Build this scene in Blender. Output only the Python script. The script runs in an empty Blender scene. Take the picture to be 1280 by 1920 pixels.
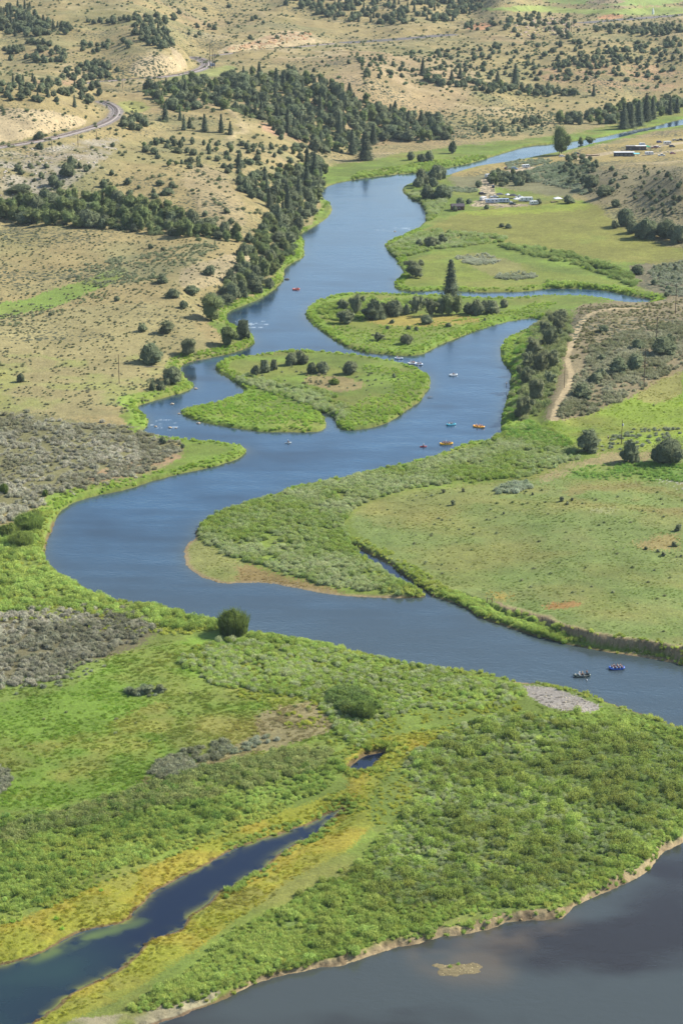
import bpy, bmesh, math, random
import numpy as np
from mathutils import Vector, Matrix
from math import radians as R, sin, cos, tan, atan, pi

# ------------------------------------------------------------------ camera, sky, sun
SC = bpy.context.scene
COL = SC.collection
CAMH, FPX = 212.5, 4000.0
TH = atan(1210.0 / FPX)
cam = bpy.data.cameras.new('camera'); camo = bpy.data.objects.new('camera', cam); COL.objects.link(camo)
camo.location = (0, 0, CAMH); camo.rotation_euler = (pi / 2 - TH, 0, 0)
cam.sensor_fit = 'VERTICAL'; cam.sensor_height = 36.0; cam.sensor_width = 24.0; cam.lens = 36.0 * FPX / 1920.0
cam.clip_start = 1.0; cam.clip_end = 60000.0
SC.camera = camo
SC.render.resolution_x, SC.render.resolution_y = 682, 1024
SUN_AZ = Vector((0.91, 0.40)).normalized(); SUN_EL = R(38)
W = bpy.data.worlds.new('World'); SC.world = W; W.use_nodes = True
wn, wl = W.node_tree.nodes, W.node_tree.links
sky = wn.new('ShaderNodeTexSky'); sky.sky_type = 'NISHITA'; sky.sun_disc = False
sky.sun_elevation = SUN_EL; sky.sun_rotation = math.atan2(SUN_AZ.x, SUN_AZ.y)
sky.air_density = 1.0; sky.dust_density = 0.6; sky.ozone_density = 1.5
wl.new(sky.outputs[0], wn['Background'].inputs[0]); wn['Background'].inputs[1].default_value = 0.11
sl = bpy.data.lights.new('sun', 'SUN'); sl.energy = 4.7; sl.angle = R(0.53); sl.color = (1.0, 0.95, 0.86)
so = bpy.data.objects.new('sun', sl); COL.objects.link(so)
sdir = Vector((SUN_AZ.x * cos(SUN_EL), SUN_AZ.y * cos(SUN_EL), sin(SUN_EL)))
so.rotation_euler = sdir.to_track_quat('Z', 'Y').to_euler(); so.location = (300, 0, 600)
SC.view_settings.view_transform = 'Standard'; SC.view_settings.look = 'None'
SC.view_settings.exposure = 0.90; SC.view_settings.gamma = 1.0
SC.render.engine = 'CYCLES'
SC.cycles.max_bounces = 5; SC.cycles.diffuse_bounces = 2; SC.cycles.glossy_bounces = 2
SC.cycles.transmission_bounces = 2; SC.cycles.transparent_max_bounces = 4; SC.cycles.volume_bounces = 0
KALB = 0.54      # photograph's lit colour -> surface albedo

# ------------------------------------------------------------------ helpers
def lin(c):
    c = np.asarray(c, float) / 255.0
    return np.where(c <= 0.04045, c / 12.92, ((c + 0.055) / 1.055) ** 2.4)
def alb(r, g, b, k=KALB):
    return tuple(np.clip(lin((r, g, b)) * k, 0, 1)) + (1.0,)
def tag(o, label=None, cat=None, group=None, kind=None):
    if label: o['label'] = label
    if cat: o['category'] = cat
    if group: o['group'] = group
    if kind: o['kind'] = kind
    return o
def link(name, data, parent=None):
    o = bpy.data.objects.new(name, data); COL.objects.link(o)
    if parent is not None: o.parent = parent
    return o
def empty(name, loc=(0, 0, 0), rz=0.0):
    o = bpy.data.objects.new(name, None); COL.objects.link(o); o.empty_display_size = 0.5
    o.location = loc; o.rotation_euler = (0, 0, rz); return o
def copy_tree(o, parent=None):
    c = o.copy(); COL.objects.link(c)
    if parent is not None: c.parent = parent
    for ch in list(o.children): copy_tree(ch, c)
    return c
def mesh_np(name, V, F, mats=(), midx=None, smooth=False):
    V = np.asarray(V, np.float32); F = np.asarray(F, np.int32)
    me = bpy.data.meshes.new(name); n, k = F.shape
    me.vertices.add(len(V)); me.vertices.foreach_set('co', V.ravel())
    me.loops.add(n * k); me.loops.foreach_set('vertex_index', F.ravel())
    me.polygons.add(n); me.polygons.foreach_set('loop_start', np.arange(n, dtype=np.int32) * k)
    if midx is not None: me.polygons.foreach_set('material_index', np.asarray(midx, np.int32))
    me.polygons.foreach_set('use_smooth', np.full(n, smooth))
    for m in mats: me.materials.append(m)
    me.update(calc_edges=True); return me
class MB:
    """collects shapes in one bmesh"""
    def __init__(s): s.b = bmesh.new()
    def box(s, x0, x1, y0, y1, z0, z1, bev=0.0, M=None):
        r = bmesh.ops.create_cube(s.b, size=1.0)['verts']
        for v in r: v.co = Vector(((x0 + x1) / 2 + v.co.x * (x1 - x0), (y0 + y1) / 2 + v.co.y * (y1 - y0), (z0 + z1) / 2 + v.co.z * (z1 - z0)))
        if bev > 0:
            es = list({e for v in r for e in v.link_edges})
            r = list({v for f in bmesh.ops.bevel(s.b, geom=es, offset=bev, segments=2, affect='EDGES', profile=0.5)['faces'] for v in f.verts} | {v for v in r if v.is_valid})
        if M is not None: bmesh.ops.transform(s.b, matrix=M, verts=r)
        return s
    def tube(s, pts, rad, n=8, closed=False, cap=True):
        pts = [Vector(p) for p in pts]; m = len(pts)
        rad = rad if isinstance(rad, (list, tuple)) else [rad] * m
        rings = []; up = Vector((0, 0, 1))
        for i, p in enumerate(pts):
            a = pts[(i - 1) % m] if (closed or i > 0) else p
            c = pts[(i + 1) % m] if (closed or i < m - 1) else p
            t = (c - a).normalized()
            u = t.cross(up)
            if u.length < 1e-3: u = t.cross(Vector((1, 0, 0)))
            u.normalize(); w = u.cross(t).normalized()
            rings.append([s.b.verts.new(p + (u * cos(2 * pi * k / n) + w * sin(2 * pi * k / n)) * rad[i]) for k in range(n)])
        for i in range(m if closed else m - 1):
            A, B = rings[i], rings[(i + 1) % m]
            for k in range(n): s.b.faces.new((A[k], A[(k + 1) % n], B[(k + 1) % n], B[k]))
        if cap and not closed:
            s.b.faces.new(rings[0]); s.b.faces.new(list(reversed(rings[-1])))
        return s
    def prism(s, prof, x0, x1):
        """profile of (y,z) points extruded along x"""
        A = [s.b.verts.new((x0, y, z)) for y, z in prof]; B = [s.b.verts.new((x1, y, z)) for y, z in prof]
        n = len(prof)
        for i in range(n): s.b.faces.new((A[i], A[(i + 1) % n], B[(i + 1) % n], B[i]))
        s.b.faces.new(list(reversed(A))); s.b.faces.new(B); return s
    def blob(s, c, r, seed=0, amp=0.15, sub=2):
        rr = random.Random(seed); vs = bmesh.ops.create_icosphere(s.b, subdivisions=sub, radius=1.0)['verts']
        ph = [rr.uniform(0, 6) for _ in range(6)]
        for v in vs:
            d = v.co.normalized(); k = 1 + amp * (sin(3 * d.x + ph[0]) * sin(4 * d.y + ph[1]) + 0.6 * sin(7 * d.z + ph[2] + 3 * d.x) + 0.4 * sin(9 * d.y + ph[3]))
            v.co = Vector((c[0] + d.x * r[0] * k, c[1] + d.y * r[1] * k, c[2] + d.z * r[2] * k))
        return s
    def mesh(s, name, mat, smooth=False):
        bmesh.ops.recalc_face_normals(s.b, faces=s.b.faces)
        me = bpy.data.meshes.new(name); s.b.to_mesh(me); s.b.free()
        if mat is not None: me.materials.append(mat)
        if smooth: me.polygons.foreach_set('use_smooth', [True] * len(me.polygons))
        return me
    def build(s, name, mat, parent=None, smooth=False):
        return link(name, s.mesh(name, mat, smooth), parent)

def _hash(ix, iy, seed):
    h = (ix.astype(np.uint32) * np.uint32(374761393) + iy.astype(np.uint32) * np.uint32(668265263) + np.uint32((seed * 1442695041) & 0xffffffff))
    h = (h ^ (h >> np.uint32(13))) * np.uint32(1274126177)
    return ((h ^ (h >> np.uint32(16))) & np.uint32(0xffffff)).astype(np.float32) / np.float32(0xffffff)
def vn(x, y, seed=0):
    fx, fy = np.floor(x), np.floor(y); ix, iy = fx.astype(np.int64), fy.astype(np.int64)
    u = (x - fx).astype(np.float32); v = (y - fy).astype(np.float32); u = u * u * (3 - 2 * u); v = v * v * (3 - 2 * v)
    a, b, c, d = _hash(ix, iy, seed), _hash(ix + 1, iy, seed), _hash(ix, iy + 1, seed), _hash(ix + 1, iy + 1, seed)
    return (a * (1 - u) + b * u) * (1 - v) + (c * (1 - u) + d * u) * v
def fbm(x, y, s, octv=4, seed=0):
    t = 0; a = 0.5; n = 0
    for o in range(octv):
        t = t + a * vn(x / s * 2 ** o + 17.3 * o, y / s * 2 ** o - 9.1 * o, seed + o); n += a; a *= 0.5
    return (t / n - 0.5) * 2
def sstep(a, b, x):
    t = np.clip((x - a) / (b - a), 0, 1); return t * t * (3 - 2 * t)
def pip(px, py, poly):
    ins = np.zeros(px.shape, bool); n = len(poly)
    for i in range(n):
        x1, y1 = poly[i]; x2, y2 = poly[(i + 1) % n]
        if y1 == y2: continue
        c = ((y1 > py) != (y2 > py)) & (px < (x2 - x1) * (py - y1) / (y2 - y1) + x1)
        ins ^= c
    return ins
def chaikin(P, it=1, closed=True):
    P = np.asarray(P, float)
    for _ in range(it):
        if closed:
            Q = np.roll(P, -1, 0); P = np.stack([P * .75 + Q * .25, P * .25 + Q * .75], 1).reshape(-1, P.shape[1])
        else:
            Q = P[1:]; A = P[:-1]; P = np.concatenate([P[:1], np.stack([A * .75 + Q * .25, A * .25 + Q * .75], 1).reshape(-1, P.shape[1]), P[-1:]])
    return P
def ray(px, py):
    """ray of a picture point: X and Z gained per metre of Y"""
    yw = FPX * cos(TH) + (960 - py) * sin(TH); zw = -FPX * sin(TH) + (960 - py) * cos(TH)
    return (px - 640) / yw, zw / yw
def flat(px, py, h=0.0):
    t, s = ray(np.asarray(px, float), np.asarray(py, float)); Y = (h - CAMH) / s
    return t * Y, Y
def project(X, Y, Z):
    dz = Z - CAMH; d = Y * cos(TH) - dz * sin(TH); u = Y * sin(TH) + dz * cos(TH)
    return 640 + X / d * FPX, 960 - u / d * FPX

# ------------------------------------------------------------------ outlines of the water
MAIN = [(1420,196),(1340,212),(1264,226),(1231,236),(1183,244),(1126,258),(1077,264),(1036,270),(988,274),(963,281),(931,291),(894,303),(841,315),(801,322),(760,326),(740,327),(690,333),(640,341),(615,348),
 (599,360),(604,371),(619,383),(624,395),(610,413),(575,432),(561,441),(570,452),(569,468),(572,482),(550,492),(531,505),(534,518),(525,535),(490,560),(450,576),(425,586),(424,604),(452,620),(474,628),(477,640),(472,649),(450,658),(400,670),(352,679),
 (338,688),(340,700),(352,713),(364,723),(360,731),(320,743),(282,753),(256,763),(262,772),(280,788),(276,801),(260,812),(300,823),(350,827),(400,830),(440,835),(462,841),(460,851),(440,863),(400,876),(350,886),(300,898),(240,918),(175,931),(135,943),(117,957),
 (107,966),(102,990),(88,1016),(83,1040),(94,1065),(125,1090),(165,1110),(200,1126),(250,1134),(300,1143),(350,1157),(400,1172),(470,1188),(525,1200),(575,1204),(640,1220),(730,1240),(775,1252),(840,1256),(910,1269),(970,1279),(1000,1281),(1030,1283),(1070,1293),(1115,1306),(1140,1318),(1180,1331),(1230,1348),(1280,1368),(1420,1420),
 (1420,1300),(1280,1246),(1215,1234),(1140,1223),(1115,1219),(1040,1203),(990,1189),(920,1167),(890,1154),(875,1142),(840,1129),(812,1119),(800,1117),(785,1121),(730,1122),(690,1120),(640,1118),(600,1112),(550,1103),(500,1093),(450,1093),(425,1096),(397,1089),(370,1080),(350,1062),(345,1040),(350,1020),(367,1012),
 (368,995),(378,981),(400,966),(440,953),(480,941),(520,927),(560,914),(600,904),(640,899),(670,892),(705,884),(730,877),(765,869),(810,859),(840,847),(875,834),(920,826),(943,816),(937,797),(940,780),(950,745),(957,725),(957,695),(940,680),(937,655),(945,638),(960,628),(985,618),(1005,612),(1012,604),(1005,596),(980,598),
 (951,604),(915,613),(886,622),(854,635),(825,646),(807,657),(789,666),(750,668),(707,663),(671,658),(638,646),(610,626),(585,608),(570,592),(577,578),(595,564),(628,555),(664,551),(707,552),(750,553),(790,554),(826,556),(880,558),(930,560),(985,560),(1025,557),(1080,558),(1115,560),(1140,565),(1165,572),(1200,573),(1225,568),
 (1222,562),(1185,556),(1165,551),(1130,544),(1080,541),(1020,541),(985,547),(930,548),(880,548),(825,543),(780,547),(740,543),(737,530),(757,512),(750,500),(740,482),(722,465),(722,455),(760,440),(797,420),(800,396),(790,380),(757,366),(753,351),(775,342),(800,336),(837,331),(862,322),(902,311),(963,303),(1004,295),(1053,285),(1073,281),(1114,270),(1165,258),(1205,247),(1250,240),(1300,232),(1420,216)]
ISLE = [(402,695),(405,685),(425,675),(475,667),(530,660),(565,658),(628,663),(682,670),(736,679),(771,689),(797,700),(807,711),(806,725),(797,740),(786,754),(753,776),(732,791),(700,802),(664,807),(639,806),(631,797),(631,786),(617,776),(595,771),(606,782),(613,794),(606,808),(574,811),(520,810),(500,811),(425,801),(375,791),(345,780),(337,771),(365,762),(410,755),(450,741),(462,735),(450,722),(425,707)]
LOWER = [(1420,1500),(1280,1580),(1240,1600),(1222,1625),(1205,1642),(1165,1660),(1105,1685),(1072,1703),(1060,1719),(1030,1724),(960,1727),(920,1742),(855,1755),(805,1762),(755,1775),(705,1787),(670,1802),(640,1812),(600,1815),(525,1830),(475,1845),(450,1860),(415,1877),(370,1890),(325,1912),(270,1932),(150,1990),(60,2060),(60,2160),(1420,2160)]
SPIT = [(804,1808),(820,1806),(838,1809),(856,1806),(874,1808),(886,1803),(900,1808),(906,1814),(896,1818),(903,1823),(884,1829),(866,1827),(856,1833),(838,1829),(824,1831),(817,1822),(822,1816),(810,1814)]
SLOUGH = [(645,1517),(637,1518),(615,1524),(590,1544),(525,1564),(470,1580),(435,1596),(425,1602),(370,1630),(325,1655),(285,1675),(270,1695),(250,1710),(246,1722),(215,1736),(150,1749),(100,1775),(55,1798),(0,1811),(-90,1830),(-160,1850),(-160,2060),(-20,2000),(50,1922),(90,1900),(120,1875),(145,1855),(190,1835),(225,1815),(262,1787),(275,1765),(310,1752),(345,1740),(352,1720),(370,1707),(390,1695),(402,1677),(430,1665),(450,1650),(490,1630),(510,1612),(525,1597),(550,1582),(590,1564),(606,1545),(622,1532),(640,1521)]
POND = [(652,1446),(661,1434),(685,1416),(725,1409),(720,1419),(697,1431),(690,1443),(672,1450)]
CREEK1 = [(652,1020),(690,1038),(718,1052),(742,1068),(770,1089),(797,1106),(814,1119),(800,1121),(782,1105),(752,1094),(729,1077),(704,1060),(682,1046)]
CREEK3 = [(1098,503),(1112,500),(1140,509),(1148,514),(1128,512)]
WATER = [MAIN, LOWER, SLOUGH, POND, CREEK1, CREEK3]; LAND = [ISLE, SPIT]

# ------------------------------------------------------------------ control heights (picture x, y, metres above the river)
CT = []
for x in (-700,-300,0,160): CT += [(x,990,2.2),(x,1100,2.0),(x,1300,2.2),(x,1480,1.6),(x,1700,.8),(x,1980,.6)]
for x in (350,700,1000,1300,1700,2100): CT += [(x,1350,1.4),(x,1550,1.3),(x,1750,1.2),(x,1980,1.2)]
for x,y in [(450,1230),(640,1010),(760,960),(900,920),(1000,860),(820,1040),(560,700),(700,720),(600,780),(450,780),(650,620),(800,620),(760,480),(900,520),(1000,490),(850,400),(950,400),(1080,400),(1100,450),(980,590),(850,300),(700,310),(620,310),(590,350),(590,420),(560,480),(500,560),(460,640),(360,690),(300,760),(880,330),(970,330),(600,900),(500,850),(300,950),(200,1050),(800,350),(950,285),(300,860),(420,850)]: CT.append((x,y,1.2))
CT += [(1000,1000,2.0),(1280,1000,2.4),(1250,1150,2.4),(1100,1080,2.2),(1280,860,2.4),(1100,840,2.2),(1600,1000,4),(1280,740,2.2),(1100,800,1.8),(1200,780,2.0),
 (1230,700,4.0),(1150,720,4.5),(1060,780,2.5),(1050,700,4.5),(1080,640,6.0),(1100,590,6.0),(1180,585,5.5),(1280,600,8.0),(1280,660,6.0),(1600,620,14),(1020,610,2.0),(1240,560,3.0),(1280,520,3.0),(1600,520,8),
 (0,940,3),(150,850,3.5),(0,780,4.5),(230,800,3.2),(0,700,6),(150,700,4.5),(250,720,3),(-400,700,12),(300,650,4.5),(0,640,7.5),(150,620,7.5),(300,610,7.5),(380,650,4),(400,580,6),(340,560,10),(0,592,7),(120,560,8.5),(250,490,12),(0,540,11),(120,500,12),(200,540,10.5),(-400,560,20),
 (370,520,12),(430,480,12),(470,500,7),(330,460,14),(200,450,15),(0,450,16),(0,428,16.5),(150,430,16),(300,440,14.5),(420,455,13),(-400,450,26),
 (0,405,18),(200,405,17),(350,412,17),(450,430,14),(0,370,26),(200,370,24),(330,370,22),(430,380,20),(500,400,12),(530,440,6),
 (0,320,36),(150,330,33),(280,320,29),(380,320,26),(450,330,22),(520,350,14),(560,340,8),(-400,320,50),
 (0,285,41),(100,272,41),(200,245,41.5),(240,225,41),(300,260,34),(380,270,30),(450,280,24),(520,280,20),(590,285,8),(650,285,2.5),
 (0,272,42.5),(100,258,42.5),(160,243,42.5),(207,222,42.5),(218,208,42.5),(207,198,42.5),
 (0,212,55),(80,212,54),(130,215,50),(170,205,48),(0,165,68),(80,170,64),(150,180,54),(-300,200,66),(-300,80,88),
 (250,195,41),(330,220,37),(300,180,41),(400,200,36),(470,210,30),(540,220,24),(600,235,16),(660,260,5),(720,262,2),(780,262,1.5),(850,268,1.4),(920,262,1.5),(1000,250,2),(1060,245,2),
 (155,157,43),(230,150,43),(300,145,43),(350,137,43),(388,122,43),(370,108,43),(420,103,43),(500,93,43),(570,86,43),
 (200,118,49),(240,112,53),(300,104,56),(345,118,50),(120,140,47),(0,130,50),(0,60,66),(0,0,86),(100,30,76),(250,60,68),(250,0,84),(330,70,58),
 (440,78,50),(500,66,52),(560,60,52),(590,72,46),(420,40,54),(500,20,58),(550,5,66),(560,40,50),
 (640,85,40),(640,60,42),(640,30,53),(640,5,65),(760,30,53),(760,0,64),(700,55,43),(470,150,36),(560,150,36),(640,160,32),(560,185,30),(640,210,22),(700,235,9),(760,225,10),(830,215,9),(900,215,8),(960,225,5),(1000,205,5),
 (660,80,40),(740,74,40),(820,68,40),(900,56,42),(870,44,43),(1000,60,42),(1100,42,40),(1180,34,40),(1280,26,40),
 (640,135,40),(700,150,36),(660,125,42),(760,165,26),(820,170,22),(900,178,17),(960,185,11),(720,110,42),(800,120,36),(760,140,32),(850,110,33),(900,135,26),(870,95,36),(1000,175,11),(960,120,28),(1040,120,27),(1080,140,21),(1060,170,11),
 (1150,110,28),(1250,120,22),(1200,150,14),(1120,170,11),(1280,155,12),(1200,178,4),(1280,175,5),(1280,195,2),(1130,200,3),(1280,90,32),(1100,75,36),(950,80,38),(1000,90,34),(1200,65,36),
 (1000,25,42),(1100,18,36),(1200,14,32),(1280,5,30),(1000,5,34),(900,10,56),(1280,45,42),(1600,100,36),(1600,0,50),(1600,200,8),
 (1060,310,4.5),(1110,300,8.5),(1180,305,14),(1280,308,19),(1150,340,11),(1230,350,15),(1280,350,20),(1180,385,5),(1240,400,8),(1280,420,5),(1150,410,2.5),(1200,440,2),(1280,470,2),(1100,370,3),(1050,345,3),(1600,350,26),(1600,460,7),
 (1150,292,4.5),(1210,286,5),(1280,280,6.5),(1240,268,4.5),(1100,288,3),(1180,268,3.5),(1060,296,2.5),(1280,250,3),(1600,260,9),
 (-700,0,108),(-700,300,56),(-700,600,20),(2000,0,80),(2000,300,36),(2000,700,20),(2000,1000,8)]
CT = np.array(CT, float)
cx, cy = flat(CT[:, 0], CT[:, 1], CT[:, 2])
cx = list(cx); cy = list(cy); ch = list(CT[:, 2])
for X, Y, h in [(-900,2700,120),(-300,2700,105),(200,2700,95),(-600,3600,150),(0,3600,120),(600,3400,40),(900,3600,30),(400,3000,60),(1500,3500,110),(-3000,5000,260),(0,6000,220),(3000,6000,240),(-300,150,4),(300,150,4),(0,20,4)]:
    cx.append(X); cy.append(Y); ch.append(h)
cx, cy, ch = map(np.array, (cx, cy, ch))
def uvw(X, Y):
    return X / Y * 40.0, CAMH * 40.0 / Y * 1.9
cu, cv = uvw(cx, cy); EPS = 0.05
A = np.sqrt((cu[:, None] - cu) ** 2 + (cv[:, None] - cv) ** 2 + EPS) ; n = len(cu)
Mx = np.zeros((n + 3, n + 3)); Mx[:n, :n] = A - np.eye(n) * 0.05; Mx[:n, n] = 1; Mx[:n, n + 1] = cu; Mx[:n, n + 2] = cv; Mx[n:, :n] = Mx[:n, n:].T
wts = np.linalg.solve(Mx, np.concatenate([ch, [0, 0, 0]]))

# ------------------------------------------------------------------ ground grid: rows of equal Y, columns of equal X/Y
ys = [60., 150., 240., 300.]; y = 330.0
while y < 2900: ys.append(y); y += min(max(y * y / 424000.0, 0.25), 2.4)
while y < 4600: ys.append(y); y += 14
while y < 14000: ys.append(y); y *= 1.12
ys = np.array(ys)
core = np.arange(-720, 721, 2.0) / 3890.0
side = core[-1] + np.cumsum(0.002 * 1.13 ** np.arange(48))
ts = np.concatenate([-side[::-1], core, side])
NR, NC = len(ys), len(ts)
GT, GY = np.meshgrid(ts, ys); GX = GT * GY
G = GX.size
U, V = uvw(GX.ravel(), GY.ravel()); H = np.empty(G)
for a in range(0, G, 40000):
    u, v = U[a:a + 40000], V[a:a + 40000]
    H[a:a + 40000] = np.sqrt((u[:, None] - cu) ** 2 + (v[:, None] - cv) ** 2 + EPS).astype(np.float32) @ wts[:n].astype(np.float32) + wts[n] + wts[n + 1] * u + wts[n + 2] * v
X, Y = GX.ravel(), GY.ravel()
hill = sstep(5, 26, H)
nz = fbm(X, Y, 150, 5, 3) * 6.0 + (0.5 - np.abs(fbm(X + 40, Y, 85, 4, 11))) * 6.5
H = np.maximum(H, 0.9) + nz * hill * 0.8 + fbm(X, Y, 22, 4, 5) * (0.22 + hill * 0.9)

def near_cells(xa, xb, ya, yb, pad):
    r0, r1 = np.searchsorted(ys, [min(ya, yb) - pad, max(ya, yb) + pad]); r1 = min(r1 + 1, NR)
    if r1 <= r0: return None
    yy0, yy1 = max(min(ya, yb) - pad, 20), max(ya, yb) + pad
    t = [(min(xa, xb) - pad) / yy0, (min(xa, xb) - pad) / yy1, (max(xa, xb) + pad) / yy0, (max(xa, xb) + pad) / yy1]
    c0, c1 = np.searchsorted(ts, [min(t), max(t)]); return slice(r0, r1), slice(c0, min(c1 + 1, NC))
def seg_dist(P, D, Wt=None, Vals=None, pad=30, closed=True):
    m = len(P)
    for i in range(m if closed else m - 1):
        (xa, ya), (xb, yb) = P[i][:2], P[(i + 1) % m][:2]
        s = near_cells(xa, xb, ya, yb, pad)
        if s is None: continue
        gx, gy = GX[s], GY[s]; dx, dy = xb - xa, yb - ya; L = dx * dx + dy * dy + 1e-9
        t = np.clip(((gx - xa) * dx + (gy - ya) * dy) / L, 0, 1)
        d = np.hypot(gx - xa - t * dx, gy - ya - t * dy); m_ = d < D[s]
        D[s] = np.where(m_, d, D[s])
        if Wt is not None: Wt[s] = np.where(m_, P[i][2] * (1 - t) + P[(i + 1) % m][2] * t, Wt[s])

# water mask: distance to the shore, positive on land
WD = np.full(GX.shape, 60.0); ins = np.zeros(G, bool); WKIND = np.zeros(G, np.int8)
def world_poly(P, h=0.0, it=2):
    P = chaikin(P, it); x_, y_ = flat(P[:, 0], P[:, 1], h); return np.stack([x_, y_], 1)
for k, P in enumerate(WATER + LAND):
    Q = world_poly(P, 0, 1 if k < 2 else 2); seg_dist(Q, WD, pad=60)
    b = (X > Q[:, 0].min()) & (X < Q[:, 0].max()) & (Y > Q[:, 1].min()) & (Y < Q[:, 1].max()); ii = np.nonzero(b)[0]
    inn = ii[pip(X[ii], Y[ii], Q)]
    ins[inn] = k < len(WATER)
    if k < len(WATER): WKIND[inn] = k + 1
WD = WD.ravel() * np.where(ins, -1, 1)
jit = fbm(X, Y, 5, 3, 21) * 0.7 + fbm(X, Y, 1.6, 2, 22) * 0.35
WD = WD + jit * np.clip(np.abs(WD) + 0.5, 0, 1.0)

# pixel position of every ground vertex
PX, PY = project(X, Y, H)
wx = fbm(X, Y, 14, 3, 31); wy = fbm(X, Y, 14, 3, 32)
rng = np.random.default_rng(5)
jx, jy = rng.normal(size=G), rng.normal(size=G)
def zone(poly, soft=5.0, it=1):
    P = chaikin(poly, it); s = soft
    b = (PX > P[:, 0].min() - 3 * s) & (PX < P[:, 0].max() + 3 * s) & (PY > P[:, 1].min() - 2 * s) & (PY < P[:, 1].max() + 2 * s)
    ii = np.nonzero(b)[0]
    out = np.zeros(G, bool); out[ii[pip(PX[ii] + (wx[ii] * 1.6 + jx[ii] * 0.5) * s, PY[ii] + (wy[ii] * .8 + jy[ii] * 0.25) * s, P)]] = True
    return out

# flat beds for the line of the railway, the highway and tracks: (x, y, height)
RAIL1 = [(-160,300,43),(-60,284,43),(0,276,43),(60,267,43),(110,257,43),(150,246,43),(185,236,43),(207,226,43),(219,214,43),(218,204,43),(206,196,43),(190,190,43)]
RAIL2 = [(155,157,43),(200,152,43),(250,148.5,43),(300,145,43),(345,139,43),(378,130,43),(390,121,43),(382,113,43),(362,107,43)]
RAIL3 = [(400,104,43),(430,100.5,43),(480,95,43),(530,90.5,43),(580,86,43),(625,82,42)]
ROAD1 = [(650,80,40),(700,77,40),(750,73,40),(800,69,40),(840,65,40)]
ROAD2 = [(1090,43,40),(1140,39,40),(1190,35,40),(1240,31,40),(1330,24,40)]
TRACK = [(1038,788,3.5),(1043,765,4.4),(1054,740,4.9),(1070,716,5.0),(1071,698,5.0),(1062,676,5.2),(1066,655,5.8),(1078,630,6.2),(1088,606,6.4),(1102,590,6.4),(1125,582,6.4),(1170,576,6),(1215,580,6)]
CAMPR1 = [(895,385,1.6),(918,376,1.7),(914,360,1.9),(908,342,2.0),(925,333,2.0),(958,322,2.0),(988,314,2.0)]
CAMPR2 = [(900,378,1.6),(930,385,1.6),(970,384,1.7)]
CAMPR3 = [(1080,300,3.0),(1130,288,4),(1180,281,4.8),(1230,273,5),(1330,262,6)]
CAMPR4 = [(1190,296,5),(1230,288,5.3),(1280,281,6.5),(1340,276,7)]
def wline(P, it=2):
    P = chaikin(P, it, False); x_, y_ = flat(P[:, 0], P[:, 1], P[:, 2]); return np.stack([x_, y_, P[:, 2]], 1)
LINES = {}
H2 = H.reshape(GX.shape)
LD = {}
for nm, P, hw, bl in [('rail1', RAIL1, 6.5, 12), ('rail2', RAIL2, 8, 12), ('rail3', RAIL3, 6, 10), ('road1', ROAD1, 14, 16), ('road2', ROAD2, 14, 16), ('track', TRACK, 1.6, 6), ('c1', CAMPR1, 5, 8), ('c2', CAMPR2, 3.5, 6), ('c3', CAMPR3, 4, 8), ('c4', CAMPR4, 3.5, 8)]:
    Q = wline(P); LINES[nm] = Q; D = np.full(GX.shape, 999.0); Z = np.zeros(GX.shape)
    seg_dist(Q, D, Z, pad=hw + bl + 4, closed=False); w = 1 - sstep(hw, hw + bl, D); H2[:] = H2 * (1 - w) + Z * w
    LD[nm] = D.ravel()
H = H2.ravel()

# the pasture stands on a cut bank above the river; sandy cut banks on the lower bend
PAST = [(650,1000),(700,1030),(740,1060),(800,1095),(860,1098),(890,1112),(935,1128),(980,1148),(1020,1160),(1060,1180),(1100,1192),(1150,1200),(1200,1207),(1240,1213),(1290,1224),(1450,1262),(1700,1262),(1700,860),(1280,900),(1060,870),(960,915),(820,915),(700,945),(640,965)]
Q = world_poly([(a, b) for a, b in PAST], 3.0, 1); PD = np.full(GX.shape, 40.0); seg_dist(Q, PD, pad=40); PD = PD.ravel()
PI_ = pip(X, Y, Q); PD = np.where(PI_, PD, -PD) + fbm(X, Y, 4, 3, 77) * 1.3
px_ = 640 + X / Y * 3900
lift = 1.7 * sstep(-0.3, 1.6, PD) * sstep(900, 1120, px_) * (Y < 700)
low = (PD < 0) & (PD > -14) & (px_ > 820) & (Y < 640) & (WD > 0)
H = np.where(low, np.minimum(H, 0.55 + 0.03 * np.abs(PD)), H) + lift
# shores
GENTLE = np.zeros(G, bool)
for P in [[(340,1000),(345,1100),(700,1125),(780,1110),(600,1095),(470,1050),(400,1030),(375,1005)], [(940,1270),(1000,1270),(1300,1380),(1300,1400),(1000,1340)], [(-200,1500),(660,1480),(660,1560),(400,1800),(0,1990),(-200,1990)], [(0,1890),(330,1860),(420,1880),(330,1960),(0,1990)], [(780,1780),(930,1780),(930,1860),(780,1860)], [(930,640),(870,660),(880,615),(1010,590),(1010,605)], SPIT]:
    GENTLE[zone(P, 2)] = True
def blur(a, k=10, it=2):
    a = a.reshape(GX.shape).astype(float)
    for _ in range(it):
        for ax in (0, 1):
            c = np.cumsum(np.pad(a, [(k + 1, k) if i == ax else (0, 0) for i in (0, 1)], mode='edge'), ax)
            a = (c[2 * k + 1:] - c[:-2 * k - 1]) / (2 * k + 1) if ax == 0 else (c[:, 2 * k + 1:] - c[:, :-2 * k - 1]) / (2 * k + 1)
    return a.ravel()
GW = blur(GENTLE)
bw = 1.5 + 5.5 * GW
wd_ = np.clip(WD, 0, 60); top = np.minimum(H, 0.8 + 0.16 * wd_ + 0.012 * wd_ ** 2 + (wd_ > 58) * 500 + .25 - .35 * GW + lift)
hb = 0.03 + (top - 0.03) * sstep(0, 1, WD / bw)
hb = hb * (1 - GW) + np.minimum(hb, 0.05 + WD * 0.075) * GW
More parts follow.
